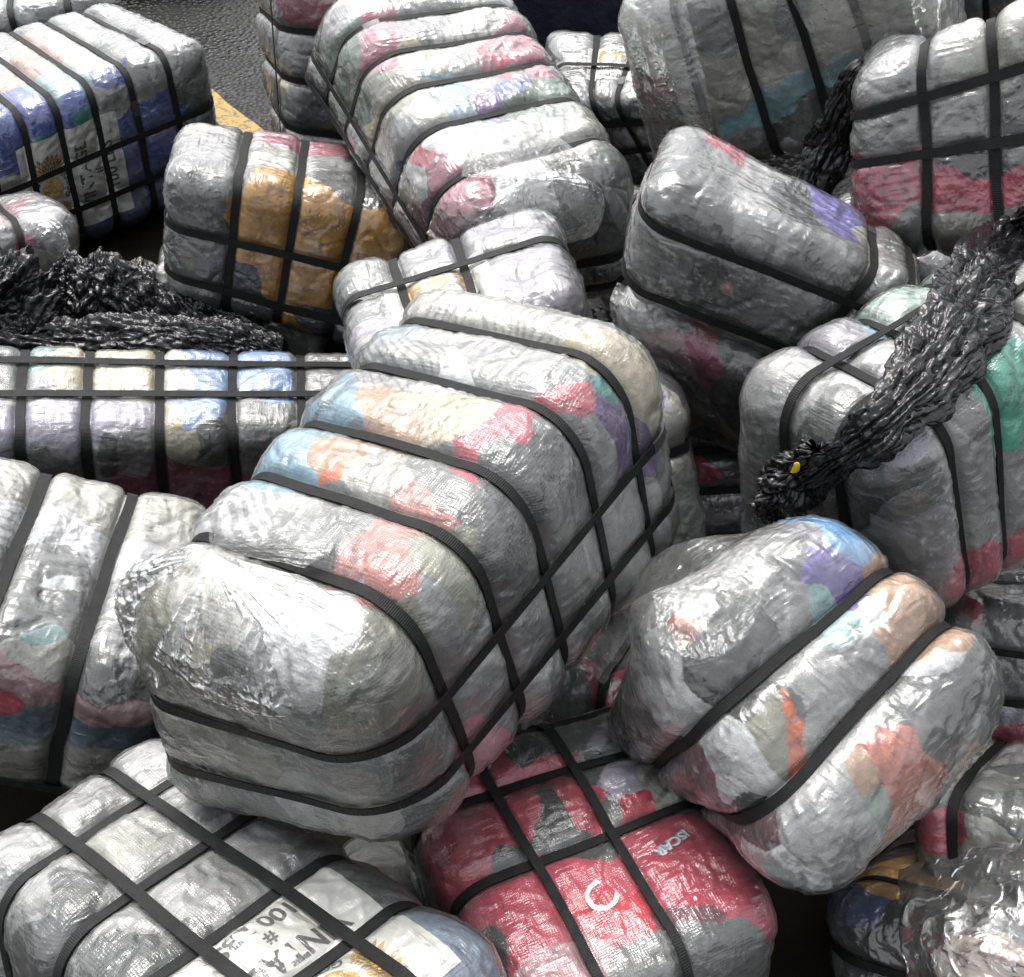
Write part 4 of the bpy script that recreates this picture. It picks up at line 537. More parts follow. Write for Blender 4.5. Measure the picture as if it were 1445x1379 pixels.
POINTS = {
'flapB1a': [[[-0.546, 1.409, 1.43], [-0.546, 1.409, 1.43], [-0.546, 1.409, 1.43], [-0.546, 1.409, 1.43], [-0.546, 1.409, 1.43], [-0.546, 1.409, 1.43], [-0.546, 1.409, 1.43]], [[-0.661, 1.282, 1.276], [-0.535, 1.194, 1.268], [-0.386, 1.111, 1.345], [-0.26, 1.113, 1.412], [-0.216, 1.171, 1.441], [-0.266, 1.234, 1.475], [-0.378, 1.332, 1.455]]],
'flapB1b': [[[-0.554, 1.412, 1.423], [-0.554, 1.412, 1.423], [-0.554, 1.412, 1.423], [-0.554, 1.412, 1.423], [-0.554, 1.412, 1.423]], [[-0.64, 1.478, 1.362], [-0.725, 1.448, 1.345], [-0.764, 1.417, 1.278], [-0.743, 1.367, 1.21], [-0.661, 1.268, 1.204]]],
'flapB1c': [[[-0.547, 1.413, 1.432], [-0.547, 1.413, 1.432], [-0.547, 1.413, 1.432], [-0.547, 1.413, 1.432], [-0.547, 1.413, 1.432]], [[-0.606, 1.583, 1.361], [-0.498, 1.57, 1.414], [-0.387, 1.485, 1.442], [-0.322, 1.395, 1.46], [-0.368, 1.35, 1.453]]],
'flapB2a': [[[0.035, 3.297, 1.137], [0.035, 3.297, 1.137], [0.035, 3.297, 1.137], [0.035, 3.297, 1.137], [0.035, 3.297, 1.137], [0.035, 3.297, 1.137], [0.035, 3.297, 1.137]], [[-0.294, 3.359, 0.905], [-0.191, 3.21, 0.943], [-0.052, 3.195, 0.899], [0.112, 3.264, 0.909], [0.28, 3.343, 0.914], [0.299, 3.388, 1.048], [0.181, 3.415, 1.11]]],
'flapB2b': [[[0.035, 3.297, 1.137], [0.035, 3.297, 1.137], [0.035, 3.297, 1.137], [0.035, 3.297, 1.137], [0.035, 3.297, 1.137]], [[-0.167, 3.352, 1.119], [-0.124, 3.5, 1.155], [0.018, 3.593, 1.159], [0.162, 3.576, 1.142], [0.23, 3.474, 1.117]]],
'flapB10a': [[[0.705, 1.763, 1.148], [0.538, 1.77, 1.112], [0.386, 1.782, 1.052], [0.277, 1.776, 0.974], [0.181, 1.745, 0.87], [0.125, 1.709, 0.761]], [[0.636, 1.608, 1.189], [0.502, 1.598, 1.178], [0.389, 1.588, 1.111], [0.306, 1.59, 1.026], [0.251, 1.574, 0.909], [0.209, 1.571, 0.805]]],
'flapB10b': [[[0.523, 1.528, 1.256], [0.43, 1.605, 1.17], [0.318, 1.543, 1.185], [0.252, 1.52, 1.156], [0.242, 1.52, 1.087]], [[0.453, 1.389, 1.205], [0.395, 1.353, 1.184], [0.343, 1.353, 1.161], [0.293, 1.368, 1.118], [0.251, 1.429, 1.013]]],
'flapB24': [[[0.848, 1.217, 0.611], [0.93, 1.214, 0.68], [1.016, 1.2, 0.737], [1.106, 1.221, 0.759], [1.196, 1.236, 0.775]], [[0.809, 1.111, 0.646], [0.851, 1.046, 0.751], [0.926, 1.028, 0.818], [1.014, 1.038, 0.857], [1.097, 1.047, 0.867]], [[0.811, 0.987, 0.589], [0.835, 0.913, 0.729], [0.91, 0.893, 0.779], [0.991, 0.902, 0.789], [1.072, 0.911, 0.799]], [[0.816, 0.895, 0.566], [0.835, 0.847, 0.66], [0.932, 0.847, 0.66], [1.014, 0.847, 0.66], [1.097, 0.847, 0.66]]],
'flapB13': [[[0.848, 3.707, 1.616], [1.004, 3.624, 1.646], [1.16, 3.563, 1.668], [1.329, 3.626, 1.667]], [[1.013, 3.631, 1.374], [1.136, 3.58, 1.397], [1.259, 3.539, 1.414], [1.338, 3.528, 1.487]], [[1.131, 3.641, 1.148], [1.209, 3.602, 1.192], [1.323, 3.558, 1.263], [1.361, 3.538, 1.368]]],
'flapB13b': [[[0.373, 3.94, 1.39], [0.472, 3.89, 1.469], [0.561, 3.883, 1.53]], [[0.457, 3.93, 1.087], [0.568, 3.824, 1.163], [0.685, 3.784, 1.182]], [[0.554, 3.887, 0.827], [0.659, 3.831, 0.901], [0.731, 3.791, 1.019]]],
'flapB11': [[[0.959, 1.82, 1.257], [0.88, 1.764, 1.267], [0.817, 1.784, 1.16], [0.799, 1.86, 0.939]], [[1.012, 1.791, 1.062], [0.941, 1.744, 1.065], [0.892, 1.75, 1.01], [0.853, 1.817, 0.884]], [[1.054, 1.789, 0.839], [1.019, 1.758, 0.875], [0.969, 1.749, 0.898], [0.91, 1.777, 0.892]]],
'flapB18': [[[0.028, 3.121, 1.087], [0.081, 3.034, 1.09], [0.119, 2.948, 1.082], [0.141, 2.833, 1.07]], [[-0.048, 2.961, 1.073], [-0.005, 2.897, 1.077], [0.037, 2.837, 1.079], [0.046, 2.778, 1.07]]],
'flapB16': [[[0.565, 2.932, 1.457], [0.693, 2.837, 1.422], [0.791, 2.707, 1.388], [0.877, 2.628, 1.35]], [[0.489, 2.597, 1.431], [0.576, 2.541, 1.403], [0.687, 2.497, 1.346], [0.787, 2.488, 1.288]]],
'flapB7': [[[-1.395, 2.162, 0.861], [-1.269, 2.19, 0.807], [-1.145, 2.183, 0.76], [-1.06, 2.161, 0.727]], [[-1.299, 1.879, 0.867], [-1.202, 1.92, 0.821], [-1.095, 1.939, 0.773], [-0.982, 1.943, 0.714]], [[-1.251, 1.658, 0.786], [-1.161, 1.686, 0.776], [-1.062, 1.737, 0.753], [-0.967, 1.721, 0.703]]],
'flapB26': [[[-1.837, 3.942, 0.645], [-1.758, 3.913, 0.599], [-1.754, 3.893, 0.45], [-1.777, 3.861, 0.371]], [[-1.845, 3.842, 0.611], [-1.817, 3.831, 0.554], [-1.811, 3.821, 0.464], [-1.843, 3.799, 0.379]]],
'flapB17': [[[0.312, 2.858, 1.04], [0.291, 2.798, 0.981], [0.352, 2.762, 0.823], [0.455, 2.708, 0.699]], [[0.483, 2.691, 1.056], [0.49, 2.621, 1.008], [0.538, 2.588, 0.906], [0.614, 2.605, 0.73]]],
'bagRight': [[[0.666, 1.987, 0.994], [0.688, 1.942, 1.073], [0.715, 1.886, 1.183], [0.746, 1.837, 1.293], [0.81, 1.854, 1.366], [0.916, 1.968, 1.395], [1.03, 2.134, 1.409], [1.159, 2.337, 1.399], [1.368, 2.651, 1.303], [1.427, 2.589, 1.456]]],
'bagMouth': [[[0.67, 1.999, 0.932], [0.665, 1.988, 1.005], [0.683, 1.953, 1.114], [0.702, 1.923, 1.204]]],
'bagTop': [[[1.139, 3.465, 1.5], [1.093, 3.462, 1.425], [1.071, 3.481, 1.3], [1.061, 3.494, 1.17], [1.027, 3.467, 1.07], [1.005, 3.437, 0.967]]],
'bagLeftA': [[[-2.079, 3.554, 0.513], [-1.919, 3.536, 0.494], [-1.839, 3.499, 0.455], [-1.792, 3.385, 0.409]]],
'bagLeftB': [[[-1.753, 3.718, 0.466], [-1.629, 3.699, 0.446], [-1.464, 3.67, 0.417], [-1.272, 3.623, 0.367], [-1.079, 3.581, 0.324], [-0.901, 3.542, 0.284]]],
'bagLeftC': [[[-1.978, 3.327, 0.421], [-1.739, 3.385, 0.409], [-1.494, 3.444, 0.398], [-1.229, 3.447, 0.402], [-1.016, 3.436, 0.39], [-0.857, 3.414, 0.367]]],
'bagFlag': [[[-1.49, 3.619, 0.507], [-1.457, 3.635, 0.553], [-1.43, 3.665, 0.584], [-1.412, 3.701, 0.592]]],
'yellow_clip': [[[0.653, 1.915, 1.168]]],
'line': [[[-1.808, 6.341, 0.0], [-1.45, 5.858, 0.0]]],
}

# ------------------------------------------------------------------ dyes of the clothes in the bales
DYE = dict(
    white=(.86, .86, .88), offwhite=(.65, .64, .57), lgrey=(.42, .42, .42), grey=(.21, .215, .21), dgrey=(.075, .08, .08),
    black=(.02, .02, .022), offgrey=(.46, .45, .40), slate=(.12, .14, .18), cream=(.70, .61, .42), tan=(.52, .31, .18),
    red=(.74, .07, .13), redb=(.80, .05, .08), rosered=(.78, .10, .18), rosel=(.55, .2, .25), pink=(.60, .20, .27),
    pinkh=(.65, .12, .26), pinkl=(.60, .34, .36), salmon=(.72, .24, .20), salmonl=(.68, .40, .30), salmono=(.75, .20, .12),
    magenta=(.50, .06, .18), maroon=(.12, .02, .03), maroonp=(.22, .07, .10), orange=(.80, .13, .01), ochre=(.78, .36, .02),
    ochre2=(.85, .38, .02), lblue=(.25, .47, .62), pblue=(.42, .56, .62), blue=(.03, .09, .50), blue2=(.30, .46, .80),
    blue3=(.16, .42, .78), navy=(.03, .04, .08), navy2=(.05, .09, .25), navyb=(.05, .11, .34), denim=(.07, .15, .27),
    slateblue=(.15, .25, .33), dustblue=(.25, .33, .44), teal=(.02, .33, .30), dteal=(.03, .12, .14), lteal=(.35, .58, .58),
    turq=(.28, .60, .68), mint=(.06, .66, .46), mintl=(.42, .56, .50), dgreen=(.06, .12, .07), sage=(.27, .35, .29),
    olive=(.34, .34, .25), purple=(.16, .07, .28), purple2=(.20, .15, .50), indigo=(.14, .12, .45), lilac=(.52, .49, .62),
    lilacg=(.34, .325, .38))

SG = np.array([[i, j, k] for i in (-1, 1) for j in (-1, 1) for k in (-1, 1)], float)


def unit_box(n):
    """welded grid over the faces of the cube [-1,1]^3, n = cells per axis"""
    V, Q, base = [], [], 0
    for ax in range(3):
        b, c = (ax + 1) % 3, (ax + 2) % 3
        tb, tc = np.linspace(-1, 1, n[b] + 1), np.linspace(-1, 1, n[c] + 1)
        B, Cc = np.meshgrid(tb, tc, indexing='ij')
        idx = np.arange(B.size).reshape(B.shape)
        q = np.stack([idx[:-1, :-1], idx[1:, :-1], idx[1:, 1:], idx[:-1, 1:]], -1).reshape(-1, 4)
        for s in (-1, 1):
            P = np.zeros((B.size, 3))
            P[:, ax], P[:, b], P[:, c] = s, B.ravel(), Cc.ravel()
            V.append(P)
            Q.append((q if s > 0 else q[:, ::-1]) + base)
            base += B.size
    V, Q = np.concatenate(V), np.concatenate(Q)
    key = np.round(V * 50000).astype(np.int64)
    key = key[:, 0] * 10 ** 12 + key[:, 1] * 10 ** 6 + key[:, 2]
    _, first, inv = np.unique(key, return_index=True, return_inverse=True)
    return V[first], inv.reshape(-1)[Q]


def lobe(x, planes, half, sw=.03):
    """0 at each strap, rising steeply to 1 in the middle of the swelling between straps"""
    if not len(planes):
        return np.ones(len(x))
    f = np.ones(len(x))
    ps = [-1.02] + sorted(planes) + [1.02]
    for i in range(len(ps) - 1):
        a, b = ps[i], ps[i + 1]
        m = (x >= a) & (x <= b)
        w = (b - a) * half
        if i == 0:
            d = (b - x[m]) * half
        elif i == len(ps) - 2:
            d = (x[m] - a) * half
        else:
            d = np.minimum(x[m] - a, b - x[m]) * half
        R = min(w / 2 if 0 < i < len(ps) - 2 else w, .085)
        q = np.clip((d - sw * .50) / (R - sw * .4), 0, 1)
        f[m] = np.clip(1 - (1 - q) ** 2.3, 0, 1) ** .62 * min(1, (R / .07) ** .7)
    return f


class Bale:
    def __init__(self, key, spec, seed, amp=.042):
        self.key, self.s, self.seed = key, spec, seed
        self.h = np.array(spec['h'])
        self.R = np.array(spec['R'])
        self.t = np.array(spec['t'])
        self.r = min(spec['r'] * .82, self.h.min() * .8)
        self.d = np.array(spec['d'])
        self.amp = amp * .62
        self.st = spec['st']
        self.main = 0 if self.st.get('u') else (1 if self.st.get('v') else 2)

    def base(self, c):
        q = c * self.h
        k = np.clip(q, -(self.h - self.r), self.h - self.r)
        d = q - k
        n = d / np.maximum(np.linalg.norm(d, axis=1, keepdims=True), 1e-9)
        return k + n * self.r, n

    def warp(self, p):
        w = np.prod((1 + SG[None] * (p / self.h)[:, None, :]) / 2, axis=2)
        return p + w @ self.d

    def puff(self, c, b):
        p = b / self.h
        f = np.ones(len(c))
        for ax, a in enumerate('uvw'):
            l = lobe(p[:, ax], self.st.get(a, []), self.h[ax], self.s['sw'])
            f = f * (l if ax == self.main else 1 - (1 - l) * .62)
        return f

    def surf(self, c, off=0.0, noise=True, film=False):
        """bale-local points of the cloth (or the film over it) at cube points c"""
        b, n = self.base(c)
        f = self.puff(c, b)
        vary = 1 + .5 * pnoise(b * 5 + self.seed * 3.1)
        e = self.amp * f * vary
        g = .12 + .88 * np.minimum(1, f * 1.4)
        sc = np.array([.32, 1, 1])
        if noise:
            w = b + vec_noise(b * 7 + self.seed, .03)
            fold = ridged(w * 7 + self.seed * 7.7, 2)
            e = e + g * (.009 * fbm(b * 5.5 + self.seed * 2.3, 2) + .004 * fbm(w * 8 + self.seed * 5.3, 2) - .010 * np.clip(fold - .45, 0, 1) + .003 * (ridged(w * 19 + self.seed, 2) - .3))
        if film:
            w = b + vec_noise(b * 5 + 5 + self.seed, .04)
            q = w * np.array([.30, 1, 1])
            zone = np.clip(.5 + 1.6 * pnoise(b * 4.5 + self.seed * 6.1), .08, 1)
            pl = w * np.array([.16, 1, 1]) * 30
            near = np.clip(f * 3, 0, 1) * np.clip(1.15 - f, .12, 1)
            e = e + .0035 * near * ridged(pl + self.seed * 4.4, 2)
            e = e + .0055 * g + g * zone * (.0055 * ridged(q * 19 + self.seed * 2.9, 3) ** 1.5 + .0025 * ridged(w * 30 + self.seed * 1.7, 2) ** 1.5)
        P = b + n * (e + off)[:, None]
        return self.warp(P)

    def to_world(self, P):
        return P @ self.R.T + self.t

    def colours(self, c):
        X = c * self.h
        b, _ = self.base(c)
        W = b + vec_noise(b * 9 + self.seed * 1.3, .024)
        seeds = list(self.s['seeds'])
        rs = np.random.RandomState(self.seed + 100)
        names = [s[0] for s in seeds if s[0] in ('lgrey', 'grey', 'dgrey', 'offwhite', 'lilacg', 'offgrey', 'sage')] or ['grey']
        best = np.full(len(c), 9.0)
        sec = np.full(len(c), 9.0)
        idx = np.zeros(len(c), int)
        cols = []
        allseeds = [(s[0], s[1] * .01, np.array(s[2:5]), np.array(s[5:8]), 0.0) for s in seeds]
        for k in range(48):
            q = rs.uniform(-1, 1, 3)
            ax = rs.randint(3)
            q[ax] = rs.choice([-1, 1])
            allseeds.append((names[rs.randint(len(names))] if rs.uniform() < .6 or self.key == 'B31' else rs.choice(['dgrey', 'slate', 'black', 'white', 'grey', 'dgrey']), 0.0, q, q, .045))
        for i, (cn, r, a, e, pen) in enumerate(allseeds):
            A, _ = self.base(a[None])
            E, _ = self.base(e[None])
            A, E = A[0], E[0]
            ab = E - A
            L2 = ab @ ab
            tt = np.clip(((W - A) @ ab) / L2, 0, 1) if L2 > 1e-9 else np.zeros(len(c))
            D = np.linalg.norm(W - A - tt[:, None] * ab, axis=1) - r + pen
            nb = D < best
            sec = np.where(nb, best, np.minimum(sec, D))
            idx = np.where(nb, i, idx)
            best = np.where(nb, D, best)
            cv = np.array(DYE[cn]) * rs.uniform(.85, 1.12)
            cols.append(cv)
        C_ = np.array(cols)[idx]
        # some garments are striped, checked or ribbed
        for i in range(len(allseeds)):
            kind = rs.uniform()
            d = rs.randn(3)
            d /= np.linalg.norm(d)
            wl = rs.uniform(.016, .05)
            k2 = rs.uniform(.45, .8)
            if kind > .24:
                continue
            m = idx == i
            ph = (W[m] @ d) / wl
            band = (np.abs((ph % 1) - .5) < rs.uniform(.10, .25)).astype(float)
            C_[m] *= (1 - (1 - k2) * band)[:, None]
        return C_, np.clip((sec - best) / .012, 0, 1)


def dims_label(o):
    return o


def strap_path(B, ax, p0, n=260):
    """closed loop of cube points lying in the plane axis = p0"""
    o = [k for k in range(3) if k != ax]
    t = np.linspace(0, 4, n, endpoint=False)
    x = np.where(t < 1, -1 + 2 * t, np.where(t < 2, 1, np.where(t < 3, 1 - 2 * (t - 2), -1)))
    y = np.where(t < 1, -1, np.where(t < 2, -1 + 2 * (t - 1), np.where(t < 3, 1, 1 - 2 * (t - 3))))
    # sample evenly along the face lengths
    c = np.zeros((n, 3))
    c[:, o[0]], c[:, o[1]] = x, y
    return c, o


SEALS = []


def build_strap(B, ax, p0, width, mat, parent, seed, lift=0.0):
    rs = np.random.RandomState(seed)
    n = 400
    c, o = strap_path(B, ax, 0, n)
    # the base box maps cube coords to rounded coords only near the edges, so solve the plane directly
    q = c * B.h
    hr = B.h - B.r
    k = np.clip(q, -hr, hr)
    k[:, ax] = 0
    d = q - k
    d[:, ax] = 0
    nrm = d / np.maximum(np.linalg.norm(d, axis=1, keepdims=True), 1e-9)
    # where the plane itself lies on a rounded end, shrink the section
    a = p0 * B.h[ax]
    over = max(0, abs(a) - hr[ax])
    rr = math.sqrt(max(B.r ** 2 - over ** 2, 1e-4))
    P = k + nrm * rr
    P[:, ax] = a
    wob = pnoise(np.stack([np.cos(np.arange(n) / n * 2 * np.pi) * 2 + seed, np.sin(np.arange(n) / n * 2 * np.pi) * 2, np.full(n, seed * .7)], 1))
    P[:, ax] += wob * .007
    axis = np.zeros(3)
    axis[ax] = 1
    tw = pnoise(np.stack([np.arange(n) / n * 9 + seed, np.zeros(n), np.full(n, seed * 1.3)], 1)) * .0015
    hw, th = width * .84 / 2, .0014
    off = np.full(n, .0050)
    if ax != B.main:
        hgt = lobe((P / B.h)[:, B.main], B.st.get('uvw'[B.main], []), B.h[B.main], B.s['sw']) * .38 * B.amp * 1.25 + .011
        mx_ = np.max([np.roll(hgt, k_) for k_ in range(-5, 6)], axis=0)
        off = np.mean([np.roll(mx_, k_) for k_ in range(-7, 8)], axis=0)
    rings = []
    for sx, sz in ((-1, -1), (1, -1), (1, 1), (-1, 1)):
        rings.append(P + axis * (hw * sx) + nrm * (off + th * (sz + 1) + tw * sx)[:, None])
    V = np.stack(rings, 1).reshape(-1, 3)
    V = B.warp(V)
    # the warp is meant for base points; good enough for a thin strap
    i = np.arange(n)
    j = (i + 1) % n
    Q = []
    for a0 in range(4):
        b0 = (a0 + 1) % 4
        Q.append(np.stack([i * 4 + a0, i * 4 + b0, j * 4 + b0, j * 4 + a0], 1))
    Q = np.concatenate(Q)
    seg = np.linalg.norm(np.roll(P, -1, 0) - P, axis=1)
    L = np.concatenate([[0], np.cumsum(seg)[:-1]])
    uv = np.stack([np.repeat(L, 4), np.tile([-hw, hw, hw, -hw], n)], 1)
    so = put('strap', make_mesh('strap', V, Q, mat, smooth=False, uv=uv), parent)
    SEALS.append((so, P, axis, nrm, off, hw, rs.randint(n), B))
    return so


def build_bale(key, label, cell, film_mat, strap_mat, amp=.042, group='strapped bales of used clothing in the heap'):
    spec = BALES[key]
    seed = int(key[1:])
    B = Bale(key, spec, seed, amp)
    root = bpy.data.objects.new('clothing_bale', None)
    root.empty_display_size = .2
    COL.objects.link(root)
    foot = np.array([0, 0, -B.h[2]])
    R3 = Matrix([list(r) for r in B.R])
    root.matrix_world = Matrix.Translation(Vector(B.to_world(foot[None])[0])) @ R3.to_4x4()
    tag(root, label, 'clothing bale', group)
    B.root, B.foot = root, foot
    n = [max(12, int(round(2 * x / cell))) for x in B.h]
    c, Q = unit_box(n)
    dye, edge = B.colours(c)
    P = B.surf(c) - foot
    # garments meet in a shallow crease
    _, nn = B.base(c)
    P = P - nn * ((1 - edge) ** 2 * .004)[:, None]
    cl = put('bundled_clothes', make_mesh('bundled_clothes', P, Q, CLOTH, attr=dye), root)
    F_ = B.surf(c, film=True) - foot
    fl = put('plastic_wrap', make_mesh('plastic_wrap', F_, Q, film_mat), root)
    sw = spec['sw']
    k = 0
    class Shift:            # straps are built about the bale centre, then moved to the empty's frame
        pass
    for ax, a in enumerate('uvw'):
        for p0 in B.st.get(a, []):
            k += 1
            s = build_strap(B, ax, p0, sw, strap_mat, root, seed * 13 + k, lift=(.3 * B.amp if ax != B.main else 0))
            me = s.data
            co = np.empty(len(me.vertices) * 3, np.float32)
            me.vertices.foreach_get('co', co)
            co = co.reshape(-1, 3) - foot.astype(np.float32)
            me.vertices.foreach_set('co', co.ravel())
            me.update()
    return B


CLOTH = cloth_material()
FILM = [film_material('clear_polythene_streaked', .05, .66, (.25, 1, 1), 1, .19, gloss=1.0),
        film_material('clear_polythene_crumpled', .06, .66, (.8, 1, .9), 2, .17, gloss=1.0),
        film_material('clear_polythene_embossed', .06, .55, (.6, 1, 1), 3, .23, weave=.4, gloss=.9)]
FLAP = film_material('loose_polythene', .06, .55, (.5, 1, 1), 4, .22, gloss=.6)
MILKY = film_material('milky_polythene', .14, .72, (.5, 1, 1), 5, .15, gloss=1.1)
STRAP = strap_material('black_strapping', (.005, .0052, .0052))
STRAPG = strap_material('toplit_strapping', (.010, .0105, .0105))  # same strapping, grey sheen of top light put into its colour

BALE_LIST = [
    ('B1', 'largest bale lying on top in the middle, with red and salmon stripes', .0042, 2, STRAP, .036),
    ('B2', 'long upper bale pointing away behind the middle one, pale blue and pink cloth, five bands', .005, 0, STRAP, .036),
    ('B3', 'bale at the upper left with royal blue cloth and a vintage label on its front', .0062, 0, STRAP, .028),
    ('B4', 'bale on the ground with mustard yellow cloth, beside the dark wet floor', .0055, 0, STRAP, .022),
    ('B5', 'slim grey striped bale standing upright left of the long upper bale', .0065, 0, STRAP, .04),
    ('B6', 'low bale at the left edge with cream, lilac and blue cloth under a black bag', .005, 2, STRAPG, .026),
    ('B7', 'white crinkled bale at the left edge with a dark blue stripe near its bottom', .0045, 0, STRAPG, .040),
    ('B8', 'grey bale in the lower left corner with a strap grid and an upside down label', .0042, 2, STRAPG, .030),
    ('B9', 'bright red bale at the bottom centre with a white letter C', .0044, 2, STRAPG, .030),
    ('B10', 'rounded bale at the lower right with tan, purple and orange cloth and two straps', .0042, 1, STRAP, .042),
    ('B11', 'pale bale at the right edge under the twisted black bag, mint cloth at its corner', .0048, 2, STRAP, .038),
    ('B12', 'silvery bale at the upper right edge with a wide dark pink band', .0055, 0, STRAP, .030),
    ('B13', 'tilted bale at the top right with turquoise cloth and slanting straps', .006, 1, STRAP, .02),
    ('B14', 'small pale bale end at the top edge behind the tilted turquoise bale', .008, 1, STRAP, .04),
    ('B15', 'grey bale with an upright vintage label behind the long upper bale', .0065, 0, STRAP, .025),
    ('B16', 'dark grey bale leaning down to the right beside the pale bale with the black bag', .0048, 1, STRAP, .038),
    ('B17', 'bale with bright pink cloth below the dark grey leaning bale', .0055, 1, STRAP, .03),
    ('B18', 'small grey bale with a sunburst label just behind the largest bale', .0052, 0, STRAPG, .04),
    ('B19', 'dark and lilac bale deep in the gap right of the largest bale', .0065, 0, STRAP, .03),
    ('B20', 'plain greenish grey bale sticking out from behind the right end of the largest bale', .006, 2, STRAP, .03),
    ('B21', 'small grey and red bale in the gap above the bright red bale', .006, 0, STRAP, .03),
    ('B22', 'striped grey bale at the right edge behind the rounded bale', .006, 0, STRAP, .03),
    ('B23', 'grey bale with dark red cloth at the lower right edge', .0055, 1, STRAP, .03),
    ('B24', 'dark navy and orange bale in the bottom right corner', .005, 1, STRAP, .03),
    ('B25', 'grey bale in the top left corner behind the royal blue bale', .007, 0, STRAP, .035),
    ('B26', 'small white bale at the left edge with pink cloth, in front of the blue bale', .0065, 0, STRAP, .03),
    ('B27', 'pale plastic bale end squeezed behind the mustard yellow bale', .007, 1, STRAP, .02),
    ('B29', 'narrow cream bale squeezed between the long upper bale and the dark grey one', .007, 1, STRAP, .03),
    ('B30', 'cream plastic bale under the silvery bale with the pink band', .007, 1, STRAP, .02),
    ('B31', 'near black bale added to darken the gap between the label bale and the red bale', .007, 0, STRAP, .03),  # extra bale, its black cloth keeps the lit floor out of the gap
]
BB = {}
for key, label, cell, fm, sm, amp in BALE_LIST:
    BB[key] = build_bale(key, label, cell, FILM[fm], sm, amp)

# crimped joint sleeves on the straps
SEAL_MAT = simple_material('crimped_seal', (.03, .03, .032), .38, .6, bumps=((120, .4, .001, 'FBM'),))
for so, P, axis, nrm, off, hw, i0, B in SEALS:
    if i0 % 3:
        continue
    ii = (np.arange(-5, 6) + i0) % len(P)
    V = []
    for i in ii:
        for sx, sz in ((-1, -1), (1, -1), (1, 1), (-1, 1)):
            V.append(P[i] + axis * (hw * 1.13 * sx) + nrm[i] * (off[i] + .0014 + .0026 * sz))
    V = B.warp(np.array(V)) - B.foot
    Q = [[k * 4 + a, k * 4 + (a + 1) % 4, k * 4 + 4 + (a + 1) % 4, k * 4 + 4 + a] for k in range(10) for a in range(4)]
    Q += [[3, 2, 1, 0], [40, 41, 42, 43]]
    put('strap_seal', make_mesh('strap_seal', V, Q, SEAL_MAT, smooth=False), so)

# ------------------------------------------------------------------ loose polythene: gathered mouths, tails and flaps of the wrap
def resample(pl, n):
    pl = np.array(pl, float)
    m = len(pl)
    t = np.linspace(0, m - 1, n)
    i = np.clip(t.astype(int), 0, m - 2)
    f = (t - i)[:, None]
    p0, p1, p2, p3 = pl[np.maximum(i - 1, 0)], pl[i], pl[i + 1], pl[np.minimum(i + 2, m - 1)]
    return .5 * (2 * p1 + (p2 - p0) * f + (2 * p0 - 5 * p1 + 4 * p2 - p3) * f ** 2 + (3 * p1 - p0 - 3 * p2 + p3) * f ** 3)


def sheet(rows, nu, nv, bulge, crumple, pleats, seed, lift_dir, fan=False, scale=14):
    """crumpled sheet through rows of world points"""
    R = np.stack([resample(r, nu) for r in rows], 0)            # rows x nu x 3
    G = np.stack([resample(R[:, k], nv) for k in range(nu)], 0)     # nu x nv x 3
    s = np.linspace(0, 1, nv)[None, :, None]
    t = np.linspace(0, 1, nu)[:, None, None]
    L = np.asarray(lift_dir, float)
    L = L / np.linalg.norm(L)
    G = G + L * (bulge * np.sin(np.pi * s) ** .8 * np.ones_like(t))
    P = G.reshape(-1, 3)
    S = np.broadcast_to(s, (nu, nv, 1)).reshape(-1)
    T = np.broadcast_to(t, (nu, nv, 1)).reshape(-1)
    pl = ridged(np.stack([T * pleats + seed, S * .8, np.full(len(T), seed * 1.1)], 1), 2)
    env = np.sin(np.pi * np.clip(S * .8 + .06, 0, 1)) if fan else np.ones(len(S))
    W = P + vec_noise(P * 9 + seed, .03)
    h = crumple * (ridged(W * scale + seed, 3) - .3) + crumple * .6 * (ridged(W * scale * 2.3 + seed, 2) - .3) + crumple * 1.1 * pl * env
    grow = np.clip(S * 4, 0, 1) if fan else 1.0
    P = P + L * (h * grow)[:, None] + vec_noise(P * 16 + seed * 2, crumple * .8) * (np.clip(S * 4, 0, 1)[:, None] if fan else 1)
    idx = np.arange(nu * nv).reshape(nu, nv)
    Q = np.stack([idx[:-1, :-1], idx[1:, :-1], idx[1:, 1:], idx[:-1, 1:]], -1).reshape(-1, 4)
    return P, Q


def flap(bale, pname, nu, nv, bulge, crumple, pleats, seed, lift, fan=False, scale=14, name='loose_wrap', mat=None):
    B = BB[bale]
    P, Q = sheet(POINTS[pname], nu, nv, bulge, crumple, pleats, seed, lift, fan, scale)
    P = (P - B.t) @ B.R - B.foot
    return put(name, make_mesh(name, P, Q, mat or FLAP), B.root)


TOCAM = (0, -.72, .69)
flap('B1', 'flapB1a', 220, 130, .03, .0045, 24, 3, TOCAM, True, 22, 'gathered_bag_mouth')
flap('B1', 'flapB1b', 110, 70, .02, .007, 9, 5, TOCAM, True, 20)
flap('B1', 'flapB1c', 110, 60, .01, .005, 14, 6, TOCAM, True, 22)
flap('B2', 'flapB2a', 200, 90, .035, .004, 34, 7, TOCAM, True, 16, 'gathered_bag_mouth')
flap('B2', 'flapB2b', 150, 70, .015, .004, 26, 8, TOCAM, True, 16)
flap('B10', 'flapB10a', 150, 50, .01, .008, 3, 9, TOCAM, False, 14, 'bag_tail', MILKY)
flap('B10', 'flapB10b', 150, 110, .02, .006, 5, 10, TOCAM, False, 22)
flap('B24', 'flapB24', 210, 210, .0, .018, 3, 11, TOCAM, False, 8, 'crumpled_bag_mouth', MILKY)
flap('B13', 'flapB13', 120, 110, .006, .005, 8, 12, TOCAM, False, 9)
flap('B13', 'flapB13b', 100, 110, .008, .005, 5, 13, TOCAM, False, 9, 'loose_wrap', MILKY)
flap('B11', 'flapB11', 100, 100, .01, .008, 5, 14, TOCAM, False, 12)
